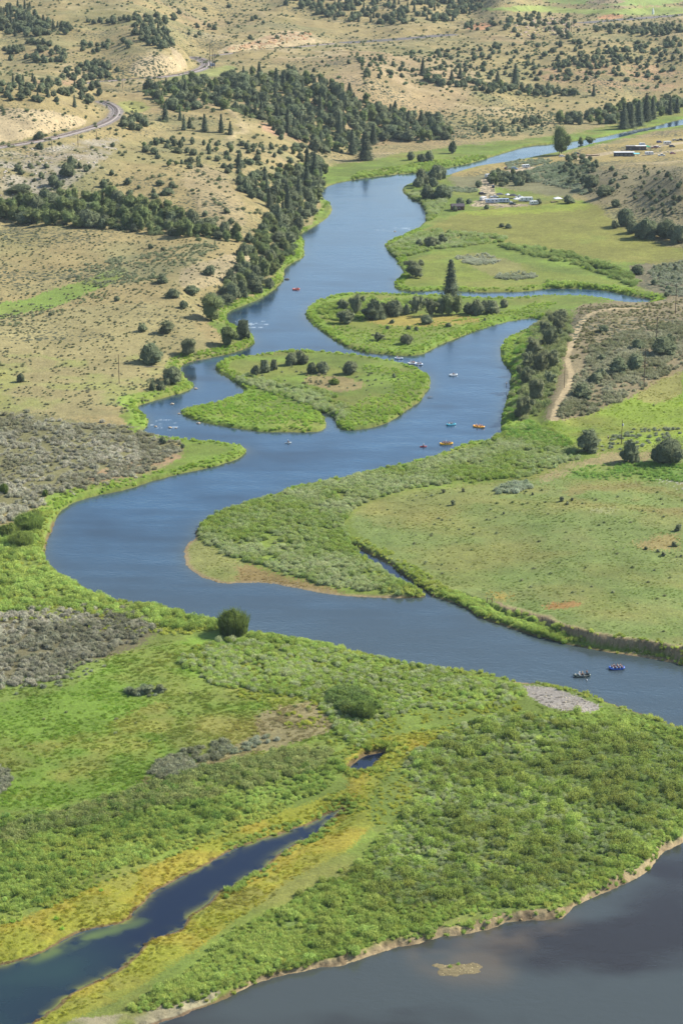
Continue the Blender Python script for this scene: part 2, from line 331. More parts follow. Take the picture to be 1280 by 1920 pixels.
hb = hb + (WD > .3) * (WD < 3) * (Y < 560) * fbm(X, Y, 1.8, 3, 87) * .45
spz_ = (PX > 780) & (PX < 930) & (PY > 1780) & (PY < 1850); hb = np.where(spz_, np.minimum(hb, .05 + .035 * WD), hb)
H = np.where(WD > 0, np.maximum(hb, .03), np.maximum(-0.06 + WD * 0.35, -1.6))
H2 = H.reshape(GX.shape)
PX, PY = project(X, Y, H)

def hit(px, py):
    """first point of the ground met by the ray of a picture point"""
    px, py = np.atleast_1d(np.asarray(px, float)), np.atleast_1d(np.asarray(py, float)); t, s = ray(px, py)
    c = np.clip(np.searchsorted(ts, t) - 1, 0, NC - 2); f = (t - ts[c]) / (ts[c + 1] - ts[c])
    out = np.zeros((len(px), 3))
    for a in range(0, len(px), 200):
        sl_ = slice(a, a + 200); hh = H2[:, c[sl_]] * (1 - f[sl_]) + H2[:, c[sl_] + 1] * f[sl_]
        z = CAMH + ys[:, None] * s[sl_]; below = z <= np.maximum(hh, 0.0); below[:4] = False
        j = below.argmax(0); j = np.where(j == 0, 4, j); k = np.arange(len(j))
        g0 = z[j - 1, k] - hh[j - 1, k]; g1 = z[j, k] - hh[j, k]; q = np.clip(g0 / (g0 - g1 + 1e-9), 0, 1)
        Yh = ys[j - 1] * (1 - q) + ys[j] * q
        out[sl_, 0] = Yh * t[sl_]; out[sl_, 1] = Yh; out[sl_, 2] = CAMH + Yh * s[sl_]
    return out
def P3(px, py):
    p = hit(px, py)[0]; return Vector(p)
def gh(x_, y_):
    """ground height at a place"""
    x_, y_ = np.atleast_1d(x_).astype(float), np.atleast_1d(y_).astype(float); t = x_ / y_
    c = np.clip(np.searchsorted(ts, t) - 1, 0, NC - 2); f = (t - ts[c]) / (ts[c + 1] - ts[c]); r = np.clip(np.searchsorted(ys, y_) - 1, 0, NR - 2); g = (y_ - ys[r]) / (ys[r + 1] - ys[r])
    return (H2[r, c] * (1 - f) + H2[r, c + 1] * f) * (1 - g) + (H2[r + 1, c] * (1 - f) + H2[r + 1, c + 1] * f) * g
def mpp(p): return (p[1] * cos(TH) + (CAMH - p[2]) * sin(TH)) / FPX     # metres per picture pixel there

# ------------------------------------------------------------------ ground colours
C = lambda r, g, b: lin((r, g, b)) * KALB
TAN, TAN2, GRN, BRT, PAS, BRN = C(180,162,110), C(158,148,98), C(130,148,66), C(138,162,68), C(140,156,86), C(142,130,84)
YEL, ORG, SGB, DIRT, GRAV, CUT, PINK = C(168,168,58), C(170,154,62), C(136,128,98), C(190,168,132), C(172,162,146), C(214,192,148), C(192,156,124)
GC = np.tile(TAN, (G, 1)); big = fbm(X, Y, 60, 4, 41)[:, None]; med = fbm(X, Y, 13, 4, 42)[:, None]
GC = GC * (1 - sstep(0, .5, big)) + TAN2 * sstep(0, .5, big)
GC = GC + (PINK - GC) * (sstep(0.15, 0.5, fbm(X, Y, 95, 3, 49)) * 0.35 * (PY < 300))[:, None]; GC = GC + (C(146,146,100) - GC) * (sstep(.0, .55, fbm(X, Y, 38, 4, 48)) * .5)[:, None]
er_ = (sstep(.80, .97, 1 - 2 * np.abs(fbm(X + 40, Y, 85, 4, 11))) * (PY < 340) * sstep(-.2, .3, fbm(X, Y, 120, 3, 95)) * .55)[:, None]; GC = GC + (CUT - GC) * er_
def paint(poly, c, soft=5, mix=1.0, brk=None, it=1):
    m = zone(poly, soft, it); w = mix * np.ones(G)
    if brk is not None: w = w * sstep(brk[0], brk[1], (med[:, 0] if len(brk) < 3 else big[:, 0]))
    w = (w * m)[:, None]; GC[:] = GC * (1 - w) + np.asarray(c) * w
FLOOR = [(560,300),(640,312),(760,285),(900,268),(1036,255),(1150,235),(1280,195),(1500,180),(1500,240),(1280,240),(1120,268),(1000,305),(900,345),(1000,362),(1085,372),(1130,390),(1160,430),(1280,472),(1600,480),(1600,2200),(-500,2200),(-500,1000),(0,1000),(70,960),(150,922),(230,905),(340,866),(345,830),(300,815),(260,805),(225,790),(240,750),(340,700),(430,645),(380,600),(440,572),(480,556),(530,500),(545,470),(550,440),(600,405),(600,350),(560,330)]
paint(FLOOR, GRN, 6)
paint(FLOOR, BRT, 6, .8, (0.0, 0.5)); paint(FLOOR, C(150,150,72), 6, .55, (0.1, 0.6, 1))
paint([(1080,570),(1130,566),(1280,545),(1500,530),(1500,680),(1280,690),(1200,735),(1130,775),(1040,790),(1010,785),(1050,700),(1060,620)], C(158,144,108), 6)
paint([(1180,490),(1500,480),(1500,560),(1220,556),(1180,520)], SGB, 5)
paint([(830,325),(930,320),(1000,306),(1090,300),(1150,330),(1080,372),(1000,362),(930,348),(860,360)], C(150,146,104), 5)
paint([(820,330),(920,300),(1010,295),(1080,285),(1280,243),(1500,225),(1500,300),(1280,300),(1100,305),(1000,312),(900,330)], C(186,166,104), 3)
# left flats
paint([(-400,600),(0,600),(250,560),(400,600),(330,690),(240,745),(150,780),(0,780),(-400,800)], C(176,164,112), 8, .9)
paint([(-400,650),(0,660),(200,680),(330,640),(380,680),(240,745),(230,800),(-400,800)], C(148,158,84), 8, .6, (-0.2, .4))
paint([(-400,765),(0,762),(150,785),(250,800),(345,835),(350,860),(180,905),(90,950),(-400,1010)], C(140,136,92), 14)
paint([(150,895),(290,850),(345,838),(350,862),(200,912),(120,925)], C(176,146,112), 6, .8, (-.3, .2))
paint([(-200,572),(0,572),(120,540),(220,500),(250,505),(190,545),(60,590),(-200,620)], C(138,166,72), 4, .9)
paint([(120,490),(260,475),(380,450),(450,448),(300,520),(200,540)], C(140,140,98), 8, .7, (-.3, .2))
paint([(-200,1150),(0,1145),(300,1160),(300,1190),(210,1240),(100,1285),(-200,1330)], C(128,122,88), 12)
paint([(0,1280),(100,1262),(180,1240),(230,1225),(180,1270),(60,1310),(-100,1330),(-100,1290)], C(165,140,110), 6, .8)
# near meadow, browner centre
paint([(-300,1330),(200,1240),(420,1180),(600,1290),(640,1340),(600,1400),(420,1440),(250,1490),(-300,1560)], C(128,160,58), 8, .75)
paint([(-100,1420),(100,1390),(380,1290),(600,1290),(640,1340),(450,1390),(250,1460),(-100,1520)], C(156,152,74), 9, .7, (-.2, .35))
paint([(500,1330),(600,1310),(640,1330),(640,1370),(540,1395),(440,1430),(330,1475),(250,1480),(300,1450),(480,1385),(480,1350)], C(164,150,108), 9, .9)
paint([(760,1400),(990,1340),(1130,1340),(1280,1390),(1400,1450),(1400,1600),(1180,1630),(1000,1700),(760,1740),(600,1800),(300,1880),(560,1680),(790,1540)], C(124,146,76), 8, .9)
# slough margins
SL = [(660,1480),(645,1400),(700,1385),(800,1370),(860,1365),(740,1440),(690,1500),(700,1560),(560,1640),(440,1730),(330,1800),(200,1890),(60,1940),(-300,2060),(-300,1800),(-300,1810),(0,1735),(200,1660),(360,1585),(520,1520),(600,1500)]
paint(SL, YEL, 9, .8); paint(SL, ORG, 7, .8, (-.05, .4))
paint([(610,1520),(650,1500),(640,1460),(655,1400),(760,1380),(690,1450),(665,1520),(560,1600),(500,1650),(440,1680),(400,1700),(450,1640)], ORG, 10, .55)
paint([(110,1912),(250,1900),(330,1870),(440,1845),(330,1918),(200,1935),(90,1990)], C(184,170,140), 5, .85, (-.5, -.1))
# right pastures
paint([(1080,860),(1000,905),(820,915),(700,940),(650,970),(700,1035),(800,1100),(940,1130),(1100,1195),(1290,1228),(1700,1260),(1700,800),(1280,860)], PAS, 6)
paint([(1080,860),(1000,905),(820,915),(700,940),(650,970),(700,1035),(800,1100),(940,1130),(1100,1195),(1290,1228),(1700,1260),(1700,800),(1280,860)], C(144,146,88), 10, .5, (-.1, .4))
paint([(1060,905),(1600,905),(1600,975),(1180,960),(1060,935)], C(150,132,80), 12, .6, (-.2, .3))
paint([(690,930),(800,910),(980,905),(1050,915),(900,940),(760,1000),(680,980)], C(154,150,86), 12, .5)
paint([(1050,872),(1180,868),(1280,866),(1600,866),(1600,905),(1280,904),(1100,902),(1050,895)], C(122,156,70), 8)
paint([(1240,903),(1290,902),(1290,908),(1245,908)], C(205,200,180), 14, .75); paint([(1105,955),(1145,952),(1150,962),(1110,964)], C(176,182,140), 14, .75)
paint([(1000,905),(1030,885),(1090,862),(1140,848),(1250,850),(1260,862),(1160,868),(1080,872),(1040,895)], C(178,156,114), 14, .75)
paint([(1020,1133),(1050,1127),(1085,1130),(1080,1140),(1040,1144),(1015,1140)], C(178,132,80), 8, .8); paint([(925,1115),(960,1116),(955,1124),(925,1122)], C(190,160,80), 14, .75)
paint([(1185,1012),(1240,1002),(1280,1000),(1280,1030),(1220,1032)], C(184,160,104), 14, .75)
paint([(1050,790),(1150,760),(1280,690),(1500,660),(1500,800),(1280,810),(1200,850),(1110,830),(1000,830),(960,800)], C(150,172,62), 6, .8)
paint([(1185,740),(1240,700),(1280,690),(1280,740),(1220,760)], C(168,150,100), 5, .6)
# upper meadows
paint([(730,460),(900,380),(1120,375),(1170,430),(1280,470),(1500,490),(1500,500),(1200,500),(1000,460),(900,450)], C(152,146,74), 6, .75)
paint([(870,395),(980,385),(1090,378),(1120,392),(1000,400),(880,405)], C(160,174,66), 9, .8)
paint([(745,525),(800,470),(900,470),(960,500),(1150,520),(1190,555),(1020,538),(880,543),(750,540)], C(148,158,70), 6, .8)
paint([(850,475),(930,475),(1000,512),(940,525),(870,495)], C(158,150,96), 4, .7)
paint([(690,595),(780,590),(900,595),(900,605),(780,612),(690,606)], C(178,160,84), 4, .9)
paint([(560,705),(650,705),(690,720),(660,735),(590,730)], C(172,150,106), 5, .8)
# hills: cuts, gravel, rock
paint([(-100,195),(60,205),(120,212),(175,230),(120,245),(0,268),(-100,290)], CUT, 3, .95)
paint([(-200,300),(60,280),(160,262),(240,262),(160,330),(80,390),(0,400),(-200,420)], C(188,178,158), 6, .75, (-.6, .2))
paint([(245,120),(290,98),(340,112),(352,130),(300,145),(240,142)], CUT, 3); paint([(318,85),(335,95),(352,125),(340,125),(322,100)], C(200,180,140), 2)
paint([(405,96),(430,86),(470,78),(520,60),(560,55),(595,72),(585,84),(520,89),(450,96),(415,101)], CUT, 3)
paint([(405,96),(470,80),(520,60),(560,55),(595,72),(520,80),(450,92)], C(196,150,112), 2, .6, (.0, .2))
paint([(868,52),(882,44),(920,43),(922,52),(890,58)], C(222,168,120), 2); paint([(1115,33),(1130,28),(1165,25),(1170,33),(1130,37)], C(222,168,120), 2)
paint([(480,225),(520,235),(600,262),(605,275),(560,270),(500,250)], C(204,160,128), 4, .8, (-.5, .1))
paint([(1000,120),(1250,110),(1300,170),(1100,175),(1020,160)], C(194,154,118), 6, .6, (-.3, .3))
paint([(330,330),(400,300),(470,400),(450,435),(400,430),(380,400)], C(192,172,130), 6, .6)
paint([(340,500),(450,470),(490,490),(440,520),(380,545),(330,540)], C(188,170,132), 5, .7)
paint([(60,150),(160,150),(160,158),(60,160)], C(196,150,118), 3, .5)
paint([(300,148),(380,128),(440,120),(440,140),(350,150)], C(160,168,98), 4, .8)
paint([(870,18),(1000,8),(1100,20),(1290,10),(1290,30),(1100,26),(1000,22)], C(166,182,98), 3, .9); paint([(1000,0),(1290,-30),(1290,12),(1050,8)], C(150,176,96), 3, .8)
paint([(1100,0),(1150,-4),(1180,6),(1100,9)], C(186,166,128), 2)
paint([(215,190),(260,188),(290,205),(230,215)], C(164,164,92), 3, .9)
paint([(620,110),(900,100),(880,210),(700,200),(640,180)], C(188,164,124), 8, .5)
paint([(1050,345),(1110,320),(1280,310),(1500,310),(1500,460),(1280,455),(1180,395),(1100,372)], C(160,148,110), 6, .85)
for m_, c_, hw in [('rail1', C(168,156,148), 5.5), ('rail2', C(166,154,150), 6), ('rail3', C(150,142,132), 4.5), ('road1', C(138,132,128), 11), ('road2', C(140,134,130), 11), ('c1', C(214,194,158), 5.5), ('c2', C(210,190,154), 5), ('c3', C(210,190,150), 5), ('c4', C(210,190,150), 5)]:
    w = (1 - sstep(hw * .8, hw * 1.15, LD[m_] + med[:, 0]))[:, None]; GC[:] = GC * (1 - w) + c_ * w
w = ((1 - sstep(.9, 1.7, LD['track'] + fbm(X, Y, 3, 2, 51) * .5)))[:, None] * .9; GC[:] = GC * (1 - w) + C(212,190,146) * w
paint([(925,388),(1000,380),(1000,385),(930,390)], C(190,172,140), 3)
# gravel bars and shore strips
GRAVZ = [(960,1288),(1000,1284),(1040,1290),(1090,1308),(1135,1325),(1095,1336),(1040,1328),(1000,1312)]
paint(GRAVZ, C(178,170,158), 4)
BAR = [(352,1010),(375,1012),(420,1040),(470,1065),(520,1085),(600,1100),(640,1112),(600,1115),(500,1096),(430,1100),(360,1085),(340,1050)]
paint(BAR, C(156,158,92), 6); paint([(455,1055),(520,1075),(640,1108),(640,1122),(500,1096),(440,1098),(440,1075)], C(158,132,86), 12, .8)
upbank = (Y > 690) & (WD > 0) & (WD < 7 + 3 * med[:, 0]) & (~GENTLE)
w = (upbank * .75 * sstep(-.5, .2, big[:, 0]))[:, None]; GC[:] = GC * (1 - w) + C(134,164,62) * w
w = ((1 - sstep(0.5, 1.1, WD + .25 * med[:, 0])) * (WD > -5) * (0.35 + 0.5 * (Y < 690)))[:, None]; GC[:] = GC * (1 - w) + C(128,104,78) * w
w = ((1 - sstep(.6, 2.2, WD)) * GENTLE * (PX > 335) * (PX < 1300) * (PY > 990) * (PY < 1400))[:, None]; GC[:] = GC * (1 - w) + C(170,150,112) * w
cut = zone([(430,1850),(640,1790),(760,1745),(900,1715),(1040,1700),(1075,1700),(1250,1560),(1300,1560),(1300,1640),(1080,1750),(800,1800),(600,1850),(430,1880)], 2)
w = (cut * (1 - sstep(1.0, 2.6, WD + med[:, 0] * 2.6 + 1.6 * big[:, 0])) * .9)[:, None]; GC[:] = GC * (1 - w) + C(188,166,126) * w
w = (cut * (WD < 4) * sstep(.05, .3, fbm(X, Y, 2.2, 3, 83)) * .55)[:, None]; GC[:] = GC * (1 - w) + C(112,92,70) * w
w = ((lift > .12) * (PD < 1.8) * (PD > -2.0) * .9)[:, None]; GC[:] = GC * (1 - w) + C(176,152,118) * w
w = ((lift > .3) * (PD < 2.9) * (PD > 1.8) * .6)[:, None]; GC[:] = GC * (1 - w) + C(196,180,130) * w
w = (zone([(1110,1219),(1200,1226),(1290,1240),(1290,1252),(1180,1236)], 2) * 1.0)[:, None]; GC[:] = GC * (1 - w) + C(178,152,112) * w
SPM = zone(SPIT, 3); sp = SPM[:, None]; GC[:] = np.where(sp, C(150,136,100), GC)
grn = (GC[:, 1] > GC[:, 0])[:, None] * sstep(-.05, .5, fbm(X * .7 + Y * .3, Y, 26, 4, 91))[:, None]; GC = GC * (1 - .5 * grn) + C(160,152,84) * .5 * grn
grn = (GC[:, 1] > GC[:, 0])[:, None] * sstep(.1, .5, fbm(X, Y, 11, 4, 92))[:, None]; GC = GC * (1 - .3 * grn) + C(116,140,66) * .3 * grn
GC *= (1 + .12 * big + .18 * med + .10 * jx[:, None] * 0.6); GC = np.clip(GC, 0.01, .9)

# ------------------------------------------------------------------ materials
MATS = {}
def nodes(name):
    m = bpy.data.materials.new(name); m.use_nodes = True; nt = m.node_tree; return m, nt.nodes, nt.links, nt.nodes['Principled BSDF']
def plain(name, c, rough=.6, metal=0.0, var=.12, scale=3.0, spec=.5):
    if name in MATS: return MATS[name]
    m, N, L, B = nodes(name); B.inputs['Roughness'].default_value = rough; B.inputs['Metallic'].default_value = metal; B.inputs['Specular IOR Level'].default_value = spec
    tc = N.new('ShaderNodeTexCoord'); nz_ = N.new('ShaderNodeTexNoise'); nz_.inputs['Scale'].default_value = scale; nz_.inputs['Detail'].default_value = 4
    L.new(tc.outputs['Object'], nz_.inputs['Vector']); mr = N.new('ShaderNodeMapRange'); mr.inputs[3].default_value = 1 - var; mr.inputs[4].default_value = 1 + var
    L.new(nz_.outputs['Fac'], mr.inputs[0]); mx = N.new('ShaderNodeVectorMath'); mx.operation = 'SCALE'; mx.inputs[0].default_value = alb(*c, .88)[:3]
    L.new(mr.outputs[0], mx.inputs['Scale']); L.new(mx.outputs[0], B.inputs['Base Color']); MATS[name] = m; return m
def foliage(name, c=None, var=.3, trans=.25, clump=1.4, soft_n=.9, rnd=.21):
    """leaves: own colour (or the colour each copy carries), varied from clump to clump and plant to plant"""
    m, N, L, B = nodes(name); N.remove(B); out = N['Material Output']
    if c is None:
        at = N.new('ShaderNodeAttribute'); at.attribute_type = 'INSTANCER'; at.attribute_name = 'tint'; src = at.outputs['Color']
    else:
        rgb = N.new('ShaderNodeRGB'); rgb.outputs[0].default_value = alb(*c); src = rgb.outputs[0]
    ge = N.new('ShaderNodeNewGeometry'); nz_ = N.new('ShaderNodeTexNoise'); nz_.inputs['Scale'].default_value = clump; nz_.inputs['Detail'].default_value = 3
    L.new(ge.outputs['Position'], nz_.inputs['Vector'])
    mr = N.new('ShaderNodeMapRange'); mr.inputs[1].default_value = .3; mr.inputs[2].default_value = .7; mr.inputs[3].default_value = 1 - var; mr.inputs[4].default_value = 1 + var; L.new(nz_.outputs['Fac'], mr.inputs[0])
    oi = N.new('ShaderNodeObjectInfo'); m2 = N.new('ShaderNodeMapRange'); m2.inputs[3].default_value = 1 - rnd; m2.inputs[4].default_value = 1 + rnd; L.new(oi.outputs['Random'], m2.inputs[0])
    mu = N.new('ShaderNodeMath'); mu.operation = 'MULTIPLY'; L.new(mr.outputs[0], mu.inputs[0]); L.new(m2.outputs[0], mu.inputs[1])
    sc = N.new('ShaderNodeVectorMath'); sc.operation = 'SCALE'; L.new(src, sc.inputs[0]); L.new(mu.outputs[0], sc.inputs['Scale'])
    hs = N.new('ShaderNodeHueSaturation'); L.new(sc.outputs[0], hs.inputs['Color']); m3 = N.new('ShaderNodeMapRange'); m3.inputs[3].default_value = .485; m3.inputs[4].default_value = .515
    wn_ = N.new('ShaderNodeTexWhiteNoise'); wn_.noise_dimensions = '1D'; L.new(oi.outputs['Random'], wn_.inputs['W']); L.new(wn_.outputs['Value'], m3.inputs[0]); L.new(m3.outputs[0], hs.inputs['Hue'])
    d = N.new('ShaderNodeBsdfDiffuse'); t = N.new('ShaderNodeBsdfTranslucent'); mx = N.new('ShaderNodeMixShader'); mx.inputs[0].default_value = trans
    for b in (d, t): L.new(hs.outputs[0], b.inputs['Color'])
    g2 = N.new('ShaderNodeVectorMath'); g2.operation = 'ADD'; L.new(ge.outputs['Normal'], g2.inputs[0]); g2.inputs[1].default_value = (0, 0, soft_n)      # shading normals bent skyward to brighten the foliage tops
    g3 = N.new('ShaderNodeVectorMath'); g3.operation = 'NORMALIZE'; L.new(g2.outputs[0], g3.inputs[0]); L.new(g3.outputs[0], d.inputs['Normal'])
    L.new(d.outputs[0], mx.inputs[1]); L.new(t.outputs[0], mx.inputs[2]); L.new(mx.outputs[0], out.inputs['Surface']); return m
def ground_mat():
    m, N, L, B = nodes('ground_earth'); B.inputs['Roughness'].default_value = .95; B.inputs['Specular IOR Level'].default_value = .15
    at = N.new('ShaderNodeAttribute'); at.attribute_name = 'gcol'; ge = N.new('ShaderNodeNewGeometry')
    last = at.outputs['Color']
    for s_, a_, b_, det in ((.9, .80, 1.2, 5), (.22, .84, 1.16, 4), (.035, .9, 1.1, 3)):
        nz_ = N.new('ShaderNodeTexNoise'); nz_.inputs['Scale'].default_value = s_; nz_.inputs['Detail'].default_value = det; nz_.inputs['Roughness'].default_value = .65; L.new(ge.outputs['Position'], nz_.inputs['Vector'])
        mr = N.new('ShaderNodeMapRange'); mr.inputs[1].default_value = .3; mr.inputs[2].default_value = .7; mr.inputs[3].default_value = a_; mr.inputs[4].default_value = b_; L.new(nz_.outputs['Fac'], mr.inputs[0])
        sc = N.new('ShaderNodeVectorMath'); sc.operation = 'SCALE'; L.new(last, sc.inputs[0]); L.new(mr.outputs[0], sc.inputs['Scale']); last = sc.outputs[0]
    # low bushes and stones: small darker spots, as many as 'speck' says
    vo = N.new('ShaderNodeTexVoronoi'); vo.inputs['Scale'].default_value = .38; L.new(ge.outputs['Position'], vo.inputs['Vector'])
    sa = N.new('ShaderNodeAttribute'); sa.attribute_name = 'speck'
    lt = N.new('ShaderNodeMath'); lt.operation = 'LESS_THAN'; L.new(vo.outputs['Distance'], lt.inputs[0]); L.new(sa.outputs['Fac'], lt.inputs[1])
    mx = N.new('ShaderNodeMixRGB'); mx.inputs[2].default_value = alb(96, 100, 74); L.new(lt.outputs[0], mx.inputs[0]); L.new(last, mx.inputs[1]); L.new(mx.outputs[0], B.inputs['Base Color'])
    n2 = N.new('ShaderNodeTexNoise'); n2.inputs['Scale'].default_value = 1.3; n2.inputs['Detail'].default_value = 5; L.new(ge.outputs['Position'], n2.inputs['Vector'])
    bp = N.new('ShaderNodeBump'); bp.inputs['Strength'].default_value = .5; bp.inputs['Distance'].default_value = .35; L.new(n2.outputs['Fac'], bp.inputs['Height']); L.new(bp.outputs[0], B.inputs['Normal'])
    return m
def attr(me, nm, typ, arr):
    a = me.attributes.new(nm, typ, 'POINT'); a.data.foreach_set('color' if typ == 'FLOAT_COLOR' else ('vector' if typ == 'FLOAT_VECTOR' else 'value'), np.ascontiguousarray(arr, np.int32 if typ == 'INT' else np.float32).ravel())
def grid_faces(r0=0, r1=NR):
    i = np.arange(NR * NC).reshape(NR, NC)[r0:r1]; return np.stack([i[:-1, :-1], i[:-1, 1:], i[1:, 1:], i[1:, :-1]], -1).reshape(-1, 4)
GF = grid_faces()
me = mesh_np('ground', np.stack([X, Y, H], 1), GF, [ground_mat()], smooth=True)
attr(me, 'gcol', 'FLOAT_COLOR', np.concatenate([GC, np.ones((G, 1))], 1))
dry = (GC[:, 0] > GC[:, 1] * 1.08) & (PY < 640) & (WD > 10)
attr(me, 'speck', 'FLOAT', np.where(dry, .25 + .38 * fbm(X, Y, 45, 3, 61), 0) * (PY < 640))
tag(link('ground', me), kind='structure')

# ------------------------------------------------------------------ water
def water_mat():
    m, N, L, B = nodes('river_water'); B.inputs['IOR'].default_value = 1.333; B.inputs['Specular IOR Level'].default_value = .5
    at = N.new('ShaderNodeAttribute'); at.attribute_name = 'wcol'; L.new(at.outputs['Color'], B.inputs['Base Color'])
    ra = N.new('ShaderNodeAttribute'); ra.attribute_name = 'ripple'
    ge = N.new('ShaderNodeNewGeometry'); last = None
    for s_, d_ in ((2.2, .03), (.7, .07), (.16, .09)):
        mp = N.new('ShaderNodeMapping'); mp.inputs['Scale'].default_value = (.8, 1.0, 1); mp.inputs['Rotation'].default_value = (0, 0, .3); L.new(ge.outputs['Position'], mp.inputs[0])
        nz_ = N.new('ShaderNodeTexNoise'); nz_.inputs['Scale'].default_value = s_; nz_.inputs['Detail'].default_value = 4; L.new(mp.outputs[0], nz_.inputs['Vector'])
        bp = N.new('ShaderNodeBump'); bp.inputs['Distance'].default_value = d_; L.new(nz_.outputs['Fac'], bp.inputs['Height']); L.new(ra.outputs['Fac'], bp.inputs['Strength'])
        if last is not None: L.new(last, bp.inputs['Normal'])
        last = bp.outputs[0]
    L.new(last, B.inputs['Normal']); B.inputs['Roughness'].default_value = .12
    return m
WC = np.tile(lin((38,66,88)) * .85, (G, 1)); strk = fbm(X / 5 + Y * .06, Y, 6, 4, 93)[:, None]; dep = np.clip(-WD, 0, 60)
st = fbm(X * .5 + Y * .15, Y * 1.0, 34, 4, 71)[:, None]
fl_ = fbm(X * .9 + Y * .2, Y * .55, 9, 3, 72)[:, None]; WC = WC * (1 + .55 * st + .3 * fl_ + .45 * strk)  # bright and dark streaks of rippled sky reflection put into the water colour
shal = np.exp(-dep / 2.2)[:, None]; WC = WC * (1 - shal * .6) + lin((92,92,66)) * .7 * shal * .6
nearw = sstep(900, 1250, PY)[:, None]; WC = WC * (1 - nearw * .75) + lin((72,82,80)) * .7 * nearw * .75
lowm = (WKIND == 2)[:, None]; b2 = fbm(X * .6 + Y * .5, Y * .8 - X * .3, 20, 4, 73)[:, None]
WC = np.where(lowm, lin((78,84,80)) * .62 * (1 - sstep(-.2, .5, b2)) + lin((58,54,48)) * .55 * sstep(-.2, .5, b2), WC)
wk = np.where((WKIND >= 3), .95, 0)[:, None]; WC = WC * (1 - wk) + lin((16,26,46)) * .85 * wk
slm = zone([(-300,1760),(200,1760),(230,1720),(330,1740),(300,1790),(180,1880),(60,1960),(-300,2100)], 4) & (WKIND == 3)
alg = (blur(slm, 12) * (WKIND == 3) * sstep(300, 120, PX - (PY - 1800) * .3) * (.35 + .4 * sstep(-.4, .5, fbm(X, Y, 16, 4, 74))))[:, None]; WC = WC * (1 - alg) + lin((48,72,66)) * .7 * alg
am = (blur(zone([(300,1728),(215,1738),(120,1772),(60,1800),(60,1815),(150,1785),(240,1750)], 4), 3) * (WKIND == 3) * sstep(-.3, .3, fbm(X, Y, 4, 3, 79)) * .8)[:, None]; WC = WC * (1 - am) + lin((120,140,66)) * .6 * am
alg = ((WKIND == 3) * np.exp(-dep / .7) * sstep(-.3, .2, fbm(X, Y, 2.5, 3, 75)) * .8)[:, None]; WC = WC * (1 - alg) + lin((158,160,60)) * .6 * alg
sedim = zone([(730,1720),(1060,1720),(1100,1740),(960,1800),(960,1860),(800,1840),(760,1780)], 10) & (WKIND == 2)
w = (blur(sedim, 9) * (WKIND == 2) * .5 * sstep(-.5, .3, fbm(X, Y, 9, 3, 76)))[:, None]; WC = WC * (1 - w) + lin((110,96,74)) * .8 * w
for P_, q_ in [([(440,604),(500,606),(510,622),(450,620)], .5), ([(700,430),(765,428),(765,440),(700,438)], .5), ([(285,792),(335,795),(335,812),(285,808)], .5), ([(1150,243),(1215,238),(1215,250),(1150,256)], .2)]:
    f_ = (zone(P_, 4) * sstep(q_ + .12, q_ + .45, fbm(X * .6, Y, 1.8, 3, 78) + .42))[:, None] * .6; WC = WC * (1 - f_) + lin((190,200,205)) * .7 * f_
WM = water_mat(); rip = (.6 + .8 * st[:, 0] + .45 * fl_[:, 0] + .9 * strk[:, 0]); rip = np.clip(rip, .12, 1.6); rip = np.where(WKIND >= 3, .10, rip); rip = np.where(WKIND == 2, rip * .75, rip)
fw = (WD[GF].min(1) < .6)
fk = WKIND[GF].max(1)
def nearest_kind():
    """faces at the very shore that hold no water vertex belong to the river"""
    return fk
# which water body a shore face belongs to
slx = zone([(-400,1500),(660,1500),(655,1530),(440,1720),(60,1930),(-100,2150),(-400,2150)], 1)
def sheet(name, mask, label=None):
    F = GF[mask]; used = np.unique(F); mp = np.full(G, -1, np.int64); mp[used] = np.arange(len(used))
    m_ = mesh_np(name, np.stack([X[used], Y[used], np.zeros(len(used))], 1), mp[F], [WM], smooth=True)
    attr(m_, 'wcol', 'FLOAT_COLOR', np.concatenate([WC[used], np.ones((len(used), 1))], 1)); attr(m_, 'ripple', 'FLOAT', rip[used])
    tag(link(name, m_), kind='structure')
sl_f = slx[GF].any(1)
sheet('backwater', fw & sl_f & (fk != 1) & (fk != 2)); pondm = zone([(640,1400),(740,1400),(740,1465),(640,1465)], 1)[GF].any(1)
sheet('pond_water', fw & pondm & ~sl_f); sheet('river_water', fw & ~pondm & ~(sl_f & (fk != 1) & (fk != 2)))

# ------------------------------------------------------------------ ground cover (nobody could count it)
def quads(P, Nn, su, sv, rg, droop=0.0):
    """one small face at every P, roughly across Nn"""
    k = len(P); Nn = Nn / (np.linalg.norm(Nn, axis=1, keepdims=True) + 1e-9); r = rg.normal(size=(k, 3)); a = np.cross(Nn, r); a /= np.linalg.norm(a, axis=1, keepdims=True) + 1e-9; b = np.cross(Nn, a)
    b[:, 2] -= droop; su = np.asarray(su).reshape(-1, 1) * np.ones((k, 1)); sv = np.asarray(sv).reshape(-1, 1) * np.ones((k, 1))
    V_ = np.stack([P - a * su - b * sv, P + a * su - b * sv, P + a * su * .7 + b * sv, P - a * su * .7 + b * sv], 1).reshape(-1, 3)
    return V_, np.arange(4 * k).reshape(k, 4)
def join(parts):
    V_, F_, o = [], [], 0
    for v, f in parts: V_.append(v); F_.append(f + o); o += len(v)
    return np.concatenate(V_), np.concatenate(F_)
